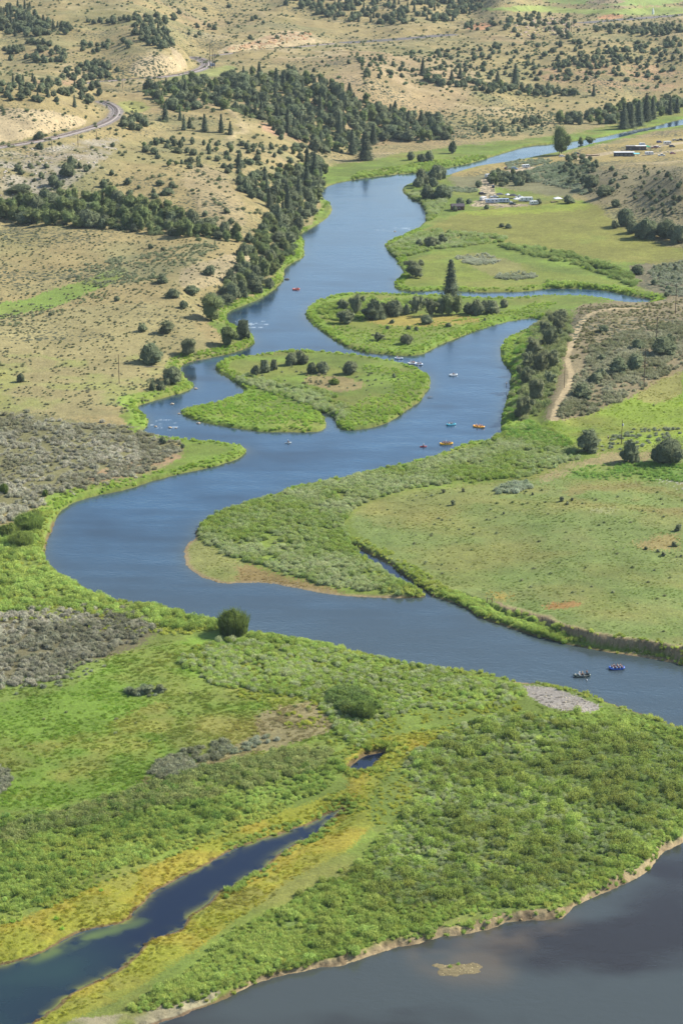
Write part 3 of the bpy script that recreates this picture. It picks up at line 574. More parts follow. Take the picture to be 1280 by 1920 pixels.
def blades(n, rad, h, w, rg, lean=.5, base=0.0, curve=0.25):
    """upright leaves or shoots that lean outwards"""
    a = rg.uniform(0, 2 * pi, n); r = rad * np.sqrt(rg.uniform(0, 1, n)); hh = h * rg.uniform(.55, 1, n) * (1 - .35 * (r / rad) ** 2)
    x0, y0 = r * np.cos(a), r * np.sin(a); la = a + rg.normal(0, .9, n); l = lean * hh * rg.uniform(.2, 1, n); f = rg.uniform(0, 2 * pi, n); wx_, wy_ = np.cos(f) * w, np.sin(f) * w
    x1, y1 = x0 + np.cos(la) * l * .4, y0 + np.sin(la) * l * .4; x2, y2 = x0 + np.cos(la) * l, y0 + np.sin(la) * l
    z0 = np.full(n, base); z1, z2 = base + hh * .6, base + hh
    V_ = np.stack([np.stack([x0 - wx_, y0 - wy_, z0], 1), np.stack([x0 + wx_, y0 + wy_, z0], 1), np.stack([x1 + wx_ * 1.2, y1 + wy_ * 1.2, z1], 1), np.stack([x1 - wx_ * 1.2, y1 - wy_ * 1.2, z1], 1), np.stack([x2 + wx_ * .3, y2 + wy_ * .3, z2], 1), np.stack([x2 - wx_ * .3, y2 - wy_ * .3, z2], 1)], 1).reshape(-1, 3)
    i = np.arange(n)[:, None] * 6; return V_, np.concatenate([i + [0, 1, 2, 3], i + [3, 2, 4, 5]])
def lump(c, r, seed, n=8, m=5, amp=.2, low=-.3):
    """uneven rounded mass as quads"""
    rg = np.random.default_rng(seed); u = np.linspace(0, 2 * pi, n, endpoint=False); v = np.linspace(low * pi / 2, pi / 2 * .98, m); uu, vv = np.meshgrid(u, v)
    k = 1 + amp * rg.normal(size=uu.shape); V_ = np.stack([c[0] + r[0] * np.cos(vv) * np.cos(uu) * k, c[1] + r[1] * np.cos(vv) * np.sin(uu) * k, c[2] + r[2] * np.sin(vv) * k], -1).reshape(-1, 3)
    i = np.arange(n * m).reshape(m, n); F_ = np.stack([i[:-1], np.roll(i, -1, 1)[:-1], np.roll(i, -1, 1)[1:], i[1:]], -1).reshape(-1, 4); return V_, F_
def leaf_cloud(blobs, nl, su, sv, rg, fill=.25):
    """leaves over and inside rounded masses"""
    w = np.array([b[1][0] * b[1][2] for b in blobs]); w = w / w.sum(); k = rg.choice(len(blobs), nl, p=w); c = np.array([b[0] for b in blobs])[k]; r = np.array([b[1] for b in blobs])[k]
    d = rg.normal(size=(nl, 3)); d /= np.linalg.norm(d, axis=1, keepdims=True); d[:, 2] = np.where(d[:, 2] < -.75, -d[:, 2], d[:, 2]); s = 1 + rg.normal(0, .12, (nl, 1)) - fill * rg.uniform(0, 1, (nl, 1)) ** 2
    s *= 1 + .14 * np.sin(d[:, :1] * 6 + k[:, None]) * np.sin(d[:, 1:2] * 5 + 2 * k[:, None])
    return quads(c + d * r * s * (1 + .12 * rg.normal(size=(nl, 1)) * (rg.uniform(size=(nl, 1)) < .3)), d + rg.normal(0, .55, (nl, 3)), su * rg.uniform(.6, 1.4, nl), sv * rg.uniform(.6, 1.4, nl), rg)
KFOL = 2.3
FT = foliage('carried_colour_foliage', None, .2, .45, rnd=.08)
def src(name, parts):
    V_, F_ = join(parts); return bpy.data.objects.new(name, mesh_np(name, V_, F_, [FT]))
def willow_src(i):
    rg = np.random.default_rng(100 + i); P = [blades(90, .85, 1.35, .03, rg, .5), blades(30, 1.0, .7, .045, rg, .7)]
    k = 70; a = rg.uniform(0, 2 * pi, k); r = .8 * np.sqrt(rg.uniform(0, 1, k)); p = np.stack([r * np.cos(a), r * np.sin(a), .25 + (1.25 - .6 * r) * rg.uniform(.3, 1, k)], 1)
    P.append(quads(p, np.stack([p[:, 0], p[:, 1], .4 + 0 * a], 1) + rg.normal(0, .5, (k, 3)), .05, .13, rg)); P.append(lump((0, 0, 0), (.6, .6, .5), i, 8, 4, .3, 0)); return src('shoots', P)
def sage_src(i):
    rg = np.random.default_rng(200 + i); b = [((0, 0, .35), (.5, .5, .42)), ((.3, .1, .3), (.35, .35, .32)), ((-.25, .22, .28), (.32, .35, .34)), ((-.05, -.32, .26), (.36, .3, .3))][:2 + i % 3]
    P = [lump(c, (r[0] * .6, r[1] * .6, r[2] * .66), i * 7 + k, 7, 4, .3, -.6) for k, (c, r) in enumerate(b)] + [leaf_cloud(b, 150, .03, .075, rg, .5)]
    q = blades(70, .62, .85, .022, rg, .9, .02); return src('bush', P + [q])
def tuft_src(i):
    rg = np.random.default_rng(300 + i); return src('tuft', [blades(46, .55, .5, .03, rg, .8)])
def reed_src(i):
    rg = np.random.default_rng(400 + i); return src('reed', [blades(60, .6, 1.0, .03, rg, .45), lump((0, 0, 0), (.45, .45, .4), i, 7, 3, .2, 0)])
def stone_src(i):
    return src('stone', [lump((0, 0, .05), (.3 + .1 * i, .24, .18), i, 7, 5, .18, -.6)])
SRC = {'willow': [willow_src(i) for i in range(4)], 'sage': [sage_src(i) for i in range(4)], 'tuft': [tuft_src(i) for i in range(3)], 'reed': [reed_src(i) for i in range(3)], 'stone': [stone_src(i) for i in range(3)]}
dYc = np.gradient(ys); AREA = (dYc[:, None] * (np.gradient(ts)[None] * GY)).ravel(); NOTRACK = np.minimum.reduce([LD['track'] - 1.3, LD['c1'] - 7, LD['c2'] - 6, LD['c3'] - 4, LD['c4'] - 3.5]) > 0
VIEW = NOTRACK & (PX > -130) & (PX < 1410) & (PY > -60) & (PY < 2010) & (WD > .25)
cellY = np.repeat(dYc, NC); cellX = (np.gradient(ts)[None] * GY).ravel()
def scatter(name, kind, zones, label, cat, seed=1):
    rg = np.random.default_rng(seed); PT, SCL, TI = [], [], []
    for z in zones:
        poly, dens, s0, s1, ca, cb = z[:6]; soft = z[6] if len(z) > 6 else 6; extra = z[7] if len(z) > 7 else None
        m = (zone(poly, soft, 1) if not isinstance(poly, np.ndarray) else poly) & VIEW
        if extra is not None: m = m & extra
        ii = np.nonzero(m)[0]
        clump = np.clip(.15 + 1.8 * sstep(-.55, .45, fbm(X[ii], Y[ii], 8, 4, seed)), 0, 2)
        k = rg.poisson(AREA[ii] * dens * clump * .8); ii = np.repeat(ii, k); q = len(ii)
        if q == 0: continue
        x_ = X[ii] + (rg.uniform(-.5, .5, q)) * cellX[ii]; y_ = Y[ii] + rg.uniform(-.5, .5, q) * cellY[ii]
        PT.append(np.stack([x_, y_, gh(x_, y_) - .06], 1)); sc = rg.uniform(s0, s1, q) * (1 + .25 * fbm(x_, y_, 12, 2, 9)); SCL.append(np.stack([sc, sc, sc * rg.uniform(.8, 1.2, q)], 1))
        f = np.clip(.5 + .9 * fbm(x_, y_, 16, 3, seed + 3) + rg.normal(0, .22, q), 0, 1)[:, None]; c_ = (GC[ii] * (.66 + .2 * f) if kind == 'tuft' else (C(*ca) * (1 - f) + C(*cb) * f)) * KFOL * rg.uniform(.86, 1.14, (q, 1)); TI.append(c_)
    PT, SCL, TI = map(np.concatenate, (PT, SCL, TI)); n_ = len(PT); print('scatter', name, n_)
    m_ = bpy.data.meshes.new(name); m_.vertices.add(n_); m_.vertices.foreach_set('co', PT.astype(np.float32).ravel())
    attr(m_, 'scl', 'FLOAT_VECTOR', SCL); attr(m_, 'tint', 'FLOAT_COLOR', np.concatenate([TI, np.ones((n_, 1))], 1)); attr(m_, 'idx', 'INT', rg.integers(0, len(SRC[kind]), n_)); attr(m_, 'rot', 'FLOAT_VECTOR', np.stack([rg.normal(0, .08, n_), rg.normal(0, .08, n_), rg.uniform(0, 2 * pi, n_)], 1))
    o = link(name, m_); ng = bpy.data.node_groups.new(name, 'GeometryNodeTree'); N, L = ng.nodes, ng.links
    ng.interface.new_socket('Geometry', in_out='INPUT', socket_type='NodeSocketGeometry'); ng.interface.new_socket('Geometry', in_out='OUTPUT', socket_type='NodeSocketGeometry')
    gi, go, jn, ip = N.new('NodeGroupInput'), N.new('NodeGroupOutput'), N.new('GeometryNodeJoinGeometry'), N.new('GeometryNodeInstanceOnPoints')
    for s_ in reversed(SRC[kind]):
        oi = N.new('GeometryNodeObjectInfo'); oi.inputs['Object'].default_value = s_; g2 = N.new('GeometryNodeGeometryToInstance'); L.new(oi.outputs['Geometry'], g2.inputs[0]); L.new(g2.outputs[0], jn.inputs[0])
    def na(nm, t):
        a = N.new('GeometryNodeInputNamedAttribute'); a.data_type = t; a.inputs['Name'].default_value = nm; return a.outputs[0]
    L.new(gi.outputs[0], ip.inputs['Points']); L.new(jn.outputs[0], ip.inputs['Instance']); ip.inputs['Pick Instance'].default_value = True
    L.new(na('idx', 'INT'), ip.inputs['Instance Index']); L.new(na('rot', 'FLOAT_VECTOR'), ip.inputs['Rotation']); L.new(na('scl', 'FLOAT_VECTOR'), ip.inputs['Scale']); L.new(ip.outputs[0], go.inputs[0])
    o.modifiers.new('scatter', 'NODES').node_group = ng; tag(o, label, cat, None, 'stuff'); return o
WG, WGB, WGG = (130,148,70), (160,178,94), (160,168,122)
W1 = [(1300,1385),(1200,1345),(1130,1338),(1000,1335),(870,1350),(790,1395),(765,1450),(780,1510),(690,1590),(620,1650),(540,1700),(440,1745),(390,1790),(320,1850),(245,1880),(270,1903),(430,1850),(640,1790),(760,1750),(900,1705),(1055,1690),(1180,1630),(1300,1545)]
W1a = [(1300,1400),(1000,1340),(870,1350),(790,1395),(770,1450),(790,1510),(700,1590),(700,1700),(900,1690),(1055,1670),(1300,1520)]
W2 = [(320,1232),(400,1205),(470,1200),(560,1212),(640,1225),(840,1258),(970,1290),(985,1300),(930,1330),(800,1325),(700,1345),(690,1400),(650,1400),(620,1330),(560,1300),(400,1290)]
W3 = [(-150,1560),(0,1540),(150,1510),(280,1480),(430,1450),(620,1420),(640,1450),(600,1490),(480,1520),(350,1570),(200,1640),(0,1720),(-150,1770)]
W4 = [(370,1002),(400,968),(520,928),(700,886),(860,850),(940,822),(1000,790),(1080,830),(1060,870),(960,900),(820,905),(700,930),(645,965),(650,1010),(700,1060),(790,1113),(640,1106),(520,1070),(400,1035)]
W5 = [(815,1108),(870,1112),(940,1140),(1000,1158),(1080,1192),(1110,1210),(1040,1200),(960,1172),(890,1148),(860,1128)]
W7 = [(-100,1000),(60,985),(95,1060),(180,1125),(350,1155),(430,1178),(300,1178),(200,1150),(0,1140),(-100,1140)]
near_land = (WD < 4) & (PY > 560)
scatter('willow_shoots', 'willow', [
    (W1, 2.8, .3, .68, WG, WGB, 7), (W1a, 1.5, .38, .9, (122,138,80), WGG, 10), (W1a, .10, 1.1, 1.9, (122,132,68), WG, 12), (W1, .08, .9, 1.5, (128,138,68), WGB, 12), (W3, .08, .9, 1.6, (104,128,64), WG, 8), (W2, 1.7, .42, .95, WG, WGB, 7), (W2, .4, .5, 1.1, WGG, WGG, 9), (W3, 2.1, .36, .8, WG, WGB, 6),
    ([(0,1560),(200,1500),(430,1430),(620,1400),(620,1440),(430,1490),(150,1550),(0,1590)], .6, .8, 1.4, (118,130,74), (152,158,98), 9),
    (W4, 1.1, .6, 1.2, WG, WGG, 5), (W5, 1.2, .6, 1.1, WG, WGB, 3), (W7, .4, .7, 1.5, WG, WGB, 7),
    ([(230,1125),(430,1165),(430,1180),(300,1160)], .8, .8, 1.4, WG, WGB, 3), ([(470,1185),(640,1215),(640,1225),(470,1200)], .8, .8, 1.2, WG, WGB, 3),
    ([(1000,790),(945,800),(945,815),(1000,840),(1090,840),(1000,800)], .6, .8, 1.3, (108,142,62), WGB, 4),
    ([(960,640),(1010,610),(1010,640),(975,690),(970,760),(960,790),(945,780),(965,720)], .6, .8, 1.5, (104,138,58), WGB, 3),
    ([(980,870),(1060,840),(1100,855),(1060,870)], .3, .7, 1.2, WG, WGG, 4),
    ([(920,455),(1010,464),(1100,482),(1180,512),(1200,540),(1150,525),(1080,496),(980,476)], .35, .9, 1.7, (112,130,70), (140,154,92), 4),
    ([(725,462),(800,432),(900,438),(960,450),(900,458),(800,470),(745,485)], .5, .8, 1.5, WG, WGG, 4), ([(760,360),(800,350),(850,360),(820,400),(800,420),(790,385)], .4, .8, 1.5, WG, WGG, 3),
    ([(1000,530),(1100,530),(1200,555),(1080,545)], .4, .8, 1.3, WG, WGB, 3), ([(930,300),(740,335),(640,345),(600,400),(580,430),(640,330),(760,310),(900,290)], .25, .7, 1.3, WG, WGB, 3),
    ([(440,700),(520,718),(640,740),(650,765),(645,800),(600,768),(500,735),(450,722)], .45, .8, 1.4, WG, WGG, 4), ([(580,580),(660,560),(800,560),(830,565),(640,610)], .35, .8, 1.5, WG, WGB, 4),
    ([(600,1300),(680,1290),(700,1345),(650,1345)], .8, 1.2, 2.2, (100,120,60), (124,138,86), 4),
    ([(1010,590),(1060,585),(1075,650),(1040,700),(1030,745),(1000,785),(965,795),(950,765),(965,700),(980,650)], .2, 1.0, 2.0, (122,132,84), (148,152,106), 6),
    ], 'dense grey green willow thicket covering the river banks and islands', 'willow thicket', 1)
scatter('sagebrush', 'sage', [
    ([(-150,775),(0,770),(150,790),(240,800),(330,835),(340,855),(270,882),(180,905),(90,945),(0,985),(-150,1000)],   .34, .8, 1.8, (132,130,102), (184,180,158), 16),
    ([(-150,1160),(0,1150),(130,1135),(290,1162),(298,1182),(220,1213),(200,1250),(100,1275),(0,1290),(-150,1290)], .45, 1.0, 1.9, (124,124,98), (174,170,148), 14),
    ([(-100,1280),(0,1270),(150,1250),(210,1230),(200,1260),(0,1320),(-100,1340)], .12, .8, 1.3, (120,128,90), (150,154,128), 6),
    ([(280,1445),(330,1412),(400,1395),(430,1390),(430,1415),(370,1450),(290,1465)], .75, 1.0, 1.8, (118,122,90), (164,164,138), 3),
    ([(425,1400),(520,1375),(530,1392),(430,1420)], .3, .8, 1.5, (124,132,100), (160,164,140), 4), ([(230,1300),(270,1285),(320,1288),(300,1305),(240,1308)], .35, .9, 1.7, (118,128,96), (150,156,128), 4), ([(-60,1430),(15,1440),(15,1490),(-60,1500)], .5, 1, 1.6, (118,122,90), (158,158,134), 4),
    ([(1110,640),(1280,600),(1420,590),(1420,660),(1280,680),(1200,728),(1130,768),(1050,785),(1035,780),(1080,720)], .5, 1.0, 1.9, (122,124,90), (162,160,130), 5),
    ([(1080,572),(1130,570),(1220,575),(1280,560),(1420,560),(1420,610),(1280,612),(1110,650),(1070,690),(1075,640)], .16, .7, 1.4, (124,122,86), (158,152,116), 5),
    ([(1220,495),(1290,490),(1420,500),(1420,560),(1280,560),(1220,540)], .35, 1, 1.8, (124,132,100), (158,160,136), 4),
    ([(920,925),(935,908),(980,905),(1000,912),(960,926)], .8, 1.1, 1.9, (140,150,118), (176,182,156), 3), ([(855,478),(930,478),(935,495),(860,497)], .5, 1, 1.6, (136,142,110), (170,172,146), 3), ([(925,512),(998,510),(1002,522),(930,527)], .6, 1, 1.6, (136,142,110), (170,172,146), 3),
    ([(830,350),(900,352),(900,362),(840,362)], .3, 1, 1.8, (124,134,104), (150,156,128), 3), ([(940,300),(1060,300),(1110,330),(1100,372),(1060,350),(1000,345),(960,330)], .18, 1, 2.0, (120,132,100), (150,156,128), 3),
    ([(120,500),(250,480),(380,455),(430,460),(330,505),(250,540),(150,540)], .14, .8, 1.5, (112,122,88), (140,144,112), 6), ([(0,580),(200,545),(210,555),(100,590),(0,620)], .06, .8, 1.4, (116,128,84), (140,144,108), 5),
    ([(-130,600),(250,560),(420,590),(420,640),(240,740),(150,780),(-130,780)], .055, .5, 1.1, (116,120,84), (146,144,112), 6), ([(-130,430),(400,440),(470,470),(430,560),(250,560),(-130,600)], .03, .5, 1.1, (108,114,80), (142,140,108), 6),
    ([(180,740),(330,700),(330,740),(230,790)], .08, .6, 1.2, (120,128,84), (146,150,112), 5), ([(830,205),(1040,200),(1060,250),(860,262),(720,262)], .05, 1, 1.9, (112,122,92), (134,140,112), 3), ([(800,170),(1000,180),(1040,205),(800,200)], .02, .7, 1.4, (120,118,92), (140,134,108), 3),
    ([(1060,330),(1280,310),(1400,310),(1400,450),(1280,450),(1120,380)], .035, .6, 1.3, (116,118,88), (140,138,108), 4), ([(0,300),(240,270),(470,300),(450,400),(0,390)], .012, .6, 1.2, (112,116,84), (140,136,104), 4),
    ([(40,1300),(640,1300),(640,1480),(40,1500)], .006, .5, .9, (110,124,72), (140,146,100), 6), ([(660,930),(1060,915),(1280,910),(1400,980),(1400,1180),(1280,1200),(1000,1130),(780,1080)], .012, .4, 1.0, (112,124,76), (152,156,116), 5),
    ([(430,690),(700,680),(780,720),(650,740),(450,710)], .02, .5, 1.1, (120,130,90), (150,152,116), 4), ([(560,700),(640,700),(640,725),(560,725)], .15, .6, 1.1, (116,116,84), (150,144,112), 4), ([(1130,735),(1250,720),(1280,800),(1120,830),(1060,830)], .006, .5, .9, (110,124,72), (140,146,100), 5),
    ([(1095,840),(1150,815),(1240,800),(1290,805),(1260,820),(1160,850)], .12, .8, 1.4, (128,136,108), (160,164,140), 4),
    ], 'pale grey sagebrush spread over the dry flats and benches', 'sagebrush', 2)
EDGE = ~zone(SPIT, 12) & (WD < 5.5) & (WD > .2) & (Y < 1300) & ~zone([(430,1850),(640,1790),(760,1740),(900,1715),(1075,1700),(1300,1530),(1300,1640),(1060,1760),(800,1820)], 2) & ~zone(BAR, 2) & ~zone(GRAVZ, 2) & ~zone([(1020,1280),(1290,1370),(1290,1400),(1000,1300)], 2)
FOR = [[(265,168),(360,145),(400,160),(450,138),(560,145),(620,160),(700,200),(820,235),(860,262),(800,270),(720,258),(660,285),(600,290),(560,262),(480,225),(400,200),(330,215),(290,190)], [(440,335),(560,325),(610,295),(612,350),(580,420),(530,420),(520,385),(450,365)], [(450,470),(500,400),(575,430),(560,455),(540,480),(520,512),(480,540),(400,590),(375,580),(440,530)], [(0,388),(60,378),(200,375),(300,390),(400,432),(450,442),(455,458),(300,440),(200,430),(100,424),(0,418)]]
scatter('forest_undergrowth', 'sage', [(P_, .022 if j < 2 else .045, 1.6, 3.6, (92,106,74), (124,134,92), 6) for j, P_ in enumerate(FOR)] + [(zone([(-130,-60),(1410,-60),(1410,200),(640,260),(480,450),(-130,380)], 4) & (GC[:, 0] > GC[:, 1] * 1.02), .0065, 1.0, 2.6, (92,104,72), (128,132,98)),
    ([(640,100),(1410,60),(1410,190),(640,170)], .004, 1.6, 3.2, (78,96,66), (104,118,82), 5), (zone([(-130,380),(450,440),(430,600),(-130,640)], 4) & (GC[:, 0] > GC[:, 1] * 1.02), .02, .5, 1.3, (104,110,78), (136,136,102))], 'low dark scrub under the trees and scattered over the hills', 'scrub', 6)
scatter('bank_reeds', 'reed', [
    ((WD > .25) & (WD < 3.2) & (PY > 1500) & (PX > 420) & ~zone(SPIT, 12) & (fbm(X, Y, 14, 3, 85) > -.28), 1.0, .5, 1.0, (120,144,66), (152,168,88)),
    (EDGE & (PY < 960), .35, .7, 1.3, (124,148,58), (156,176,84)), (EDGE & (PY >= 960) & ~GENTLE, .7, .6, 1.2, (128,144,62), (162,170,86)),
    ([(-150,1600),(0,1590),(300,1540),(520,1500),(560,1510),(360,1590),(200,1660),(0,1740),(-150,1780)], .9, .6, 1.1, (134,148,66), (164,172,88), 6),
    ([(245,1880),(330,1840),(440,1745),(560,1690),(640,1650),(700,1700),(560,1780),(430,1840),(270,1903)], 1.4, .7, 1.2, (130,148,68), (164,176,94), 5),
    ([(-120,1000),(60,985),(95,1060),(180,1125),(350,1155),(430,1178),(300,1195),(0,1160),(-120,1160)], .45, .6, 1.1, (134,148,62), (164,170,82), 6),
    ([(1050,874),(1180,870),(1280,868),(1400,868),(1400,905),(1280,903),(1100,901)], .7, .7, 1.2, (112,142,66), (138,162,84), 3),
    ([(340,765),(450,745),(520,730),(600,775),(600,806),(500,806),(400,790)], .5, .6, 1.1, (126,154,62), (154,176,80), 4), ([(650,680),(780,690),(800,720),(740,785),(660,805),(640,790),(660,750),(760,730)], .35, .6, 1.1, (126,150,62), (154,174,82), 5),
    ([(590,600),(700,615),(850,600),(980,580),(1010,560),(1050,570),(940,600),(830,640),(740,662),(640,640)], .3, .6, 1.1, (126,150,64), (154,172,84), 5),
    ([(300,1200),(640,1230),(900,1275),(1000,1340),(800,1345),(650,1420),(420,1300)], .35, .5, 1.0, (136,148,60), (168,170,78), 6),
    ([(660,1420),(800,1360),(1000,1340),(1100,1350),(860,1370),(780,1400),(760,1460),(780,1520),(690,1560),(690,1480)], .7, .4, .9, (146,152,64), (172,174,80), 6),
    ([(0,1640),(640,1500),(500,1600),(0,1800)], .01, .5, 1, (112,150,54), (140,170,66), 5),
    ], 'bright green reeds and tall grass along the water edge', 'reeds', 3)
scatter('meadow_grass', 'tuft', [
    ([(-120,1290),(220,1230),(330,1190),(640,1290),(650,1420),(280,1480),(-120,1560)], .8, .5, 1.1, (134,158,68), (170,174,90), 6),
    ([(-200,1800),(0,1740),(360,1585),(650,1490),(640,1420),(760,1370),(1000,1330),(1200,1350),(860,1375),(700,1500),(560,1650),(330,1800),(60,1940),(-200,2060)], 1.1, .45, .9, (162,168,66), (182,172,82), 4),
    ([(650,970),(830,905),(1050,880),(1400,905),(1400,1260),(1280,1222),(1100,1185),(940,1125),(800,1090),(700,1030)], .4, .35, .8, (142,158,84), (170,168,108), 6),
    ([(960,800),(1050,790),(1280,690),(1400,680),(1400,850),(1200,850),(1060,840)], .25, .5, .9, (150,168,70), (172,180,80), 5),
    (W1, .5, .8, 1.3, (112,142,62), (140,164,82), 4), ([(-120,1240),(200,1230),(100,1290),(-120,1330)], .6, .6, 1.1, (128,150,66), (156,160,84), 6),
    ([(1000,1285),(1300,1370),(1300,1420),(1100,1345),(1000,1335)], .5, .4, .8, (150,160,70), (170,172,84), 4), (BAR, .6, .3, .7, (124,150,62), (160,160,84), 4),
    ], 'short green and yellowing meadow grass', 'grass', 4)
scatter('shore_stones', 'stone', [(GRAVZ, .9, .4, .9, (166,156,136), (200,190,168), 4), ([(345,1040),(352,1015),(362,1015),(360,1075),(430,1092),(520,1085),(640,1108),(640,1120),(500,1098),(430,1102),(360,1090)], .5, .3, .7, (150,138,116), (186,174,150), 3),
    (SPIT, 1.2, .3, .6, (176,164,124), (206,194,150), 2), ([(0,290),(100,275),(240,265),(160,330),(0,390)], .02, 1.5, 3.2, (178,170,156), (206,198,182), 5), ([(640,1800),(760,1745),(900,1715),(1060,1705),(1075,1735),(900,1760),(700,1810)], .25, .4, 1.0, (160,136,100), (206,184,140), 3), (([(1080,1185),(1290,1220),(1290,1245),(1120,1218)]), .25, .5, 1.1, (150,126,96), (196,174,136), 3),
    ([(410,96),(470,80),(560,56),(595,70),(520,88)], .03, 2, 5, (190,150,112), (216,190,146), 2), ([(960,40),(1060,30),(1090,60),(960,75)], .02, 2, 5, (186,160,140), (206,190,170), 2)],
    'scattered grey and tan stones on the bars and cut banks', 'stones', 5)

# ------------------------------------------------------------------ trees
BARK = plain('bark', (92,80,66), .9, var=.3, scale=6, spec=.2)
FM = {'juniper': foliage('juniper_foliage', (154,164,124), .34, .35, 1.2), 'pine': foliage('pine_needles', (142,154,122), .32, .3, 1.0), 'cottonwood': foliage('cottonwood_leaves', (168,182,120), .3, .45, .8),
      'bush': foliage('willow_bush_leaves', (158,180,92), .3, .45, 1.0), 'grey': foliage('grey_olive_leaves', (170,178,134), .3, .4, 1.0)}
def trunk_mesh(kind, rg, h, r):
    mb = MB(); k = 6
    pts = [(0.02 * rg.normal(), 0.02 * rg.normal(), h * i / 3 - .03) for i in range(4)]; mb.tube(pts, [r, r * .8, r * .62, r * .4], k)
    if kind != 'pine':
        for j in range(4):
            a = rg.uniform(0, 6.28); mb.tube([pts[1 + j % 2], (cos(a) * .14, sin(a) * .14, h * .8), (cos(a) * .26, sin(a) * .26, h * 1.15)], [r * .5, r * .35, r * .15], 5)
    return mb.mesh(kind + '_trunk', BARK)
def crown_arr(kind, i, n):
    rg = np.random.default_rng(900 + i * 13 + len(kind)); q = (900 / n) ** .5
    if kind == 'pine':
        P = []; L_ = 13
        for l in range(L_):
            z = .12 + .86 * l / L_; R_ = .23 * (1 - z) ** .8 * (1 + .25 * rg.normal() * .5) + .012; k = max(int(n * .9 / L_ * (1.5 - z)), 6)
            a = rg.uniform(0, 2 * pi, k); rr = R_ * rg.uniform(.3, 1.12, k); ps = np.stack([rr * np.cos(a), rr * np.sin(a), z - rr * .35 + rg.normal(0, .012, k)], 1)
            P.append(quads(ps, np.stack([np.cos(a) * .6, np.sin(a) * .6, .8 + 0 * a], 1) + rg.normal(0, .4, (k, 3)), .014 * q, .034 * q, rg))
        for l in range(6):
            z = .1 + .13 * l; R_ = .17 * (1 - z) ** .9; P.append(lump((0, 0, z), (R_, R_, .13), 60 + l + i, 8, 4, .2, -.8))
        return join(P)
    if kind == 'cottonwood': B_ = [((0, 0, .5), (.26, .26, .46))] + [((rg.uniform(-.22, .22), rg.uniform(-.22, .22), rg.uniform(.2, .8)), (rg.uniform(.14, .22),) * 2 + (rg.uniform(.13, .22),)) for _ in range(7)]
    elif kind == 'bush': B_ = [((0, 0, .42), (.34, .34, .5))] + [((rg.uniform(-.26, .26), rg.uniform(-.26, .26), rg.uniform(.25, .62)), (rg.uniform(.14, .24),) * 2 + (rg.uniform(.2, .32),)) for _ in range(8)]
    elif kind == 'grey': B_ = [((0, 0, .42), (.3, .3, .42))] + [((rg.uniform(-.3, .3), rg.uniform(-.3, .3), rg.uniform(.12, .75)), (rg.uniform(.1, .2),) * 2 + (rg.uniform(.1, .2),)) for _ in range(9)]
    else:
        B_ = [((0, 0, .36), (.38, .38, .42)), ((.06 * (i % 3 - 1), .05, .52), (.34, .34, .36 if i % 2 else .42))]
        for j in range(7): a_ = j * .9 + rg.uniform(-.4, .4); z_ = rg.uniform(.12, .74); q_ = .34 * (1.15 - z_) * rg.uniform(.6, 1.2); B_.append(((cos(a_) * q_, sin(a_) * q_, z_), (rg.uniform(.15, .24),) * 2 + (rg.uniform(.14, .26),)))
    P = [leaf_cloud(B_, n, .017 * q, .03 * q, rg, .2)] + [lump(c, tuple(v * .84 for v in r), i * 11 + k, 9, 5, .16, -.8) for k, (c, r) in enumerate(B_)]
    if kind == 'bush':
        v, f = blades(int(n * .5), .44, .92, .01 * q, rg, .35, .06); v[:, 2] *= 1.0; P.append((v, f))
    return join(P)
TREES = {}
def tree_data(kind, det, i):
    k = (kind, det, i)
    if k not in TREES:
        n = {2: 4200, 1: 1100, 0: 380}[det]; V_, F_ = crown_arr(kind, i, n); rg = np.random.default_rng(i + 3)
        if kind == 'juniper': V_ = V_ * np.array([1.12, 1.12, 1])
        V_[:, 2] = np.maximum(V_[:, 2], .0)
        TREES[k] = (mesh_np(kind + '_crown', V_, F_, [FM[kind]]), trunk_mesh(kind, rg, {'pine': .9, 'cottonwood': .55, 'juniper': .35, 'bush': .3, 'grey': .45}[kind], .018 if kind == 'pine' else .028))
        if det == 0:
            c, t = TREES[k]; b = bmesh.new(); b.from_mesh(c); nf = len(b.faces); b.from_mesh(t); b.faces.ensure_lookup_table()
            for f in b.faces[nf:]: f.material_index = 1
            m_ = bpy.data.meshes.new(kind + '_tree'); b.to_mesh(m_); b.free(); m_.materials.append(FM[kind]); m_.materials.append(BARK); TREES[k] = (m_, None)
    return TREES[k]
NAMES = {'juniper': ('juniper_tree', 'juniper'), 'pine': ('pine_tree', 'conifer'), 'cottonwood': ('cottonwood_tree', 'tree'), 'bush': ('willow_bush', 'bush'), 'grey': ('willow_tree', 'tree')}
ASP = {'juniper': .88, 'pine': .46, 'cottonwood': .72, 'bush': .88, 'grey': .86}
PLAN = []      # (kind, location, width, height, label, group, det)
RND = random.Random(11)
def plan(kind, px, py, w, h, label, group=None, det=None, p=None):
    p = Vector(P3(px, py)) if p is None else Vector(p); s = mpp(p); PLAN.append((kind, p, (w or h * RND.uniform(.8, 1.35) * (ASP[kind])) * s, h * s * (1.03 if w else RND.uniform(.7, 1.08)), label, group, det if det is not None else (2 if max(w or 0, h) > 38 else 1 if h > 15 else 0)))
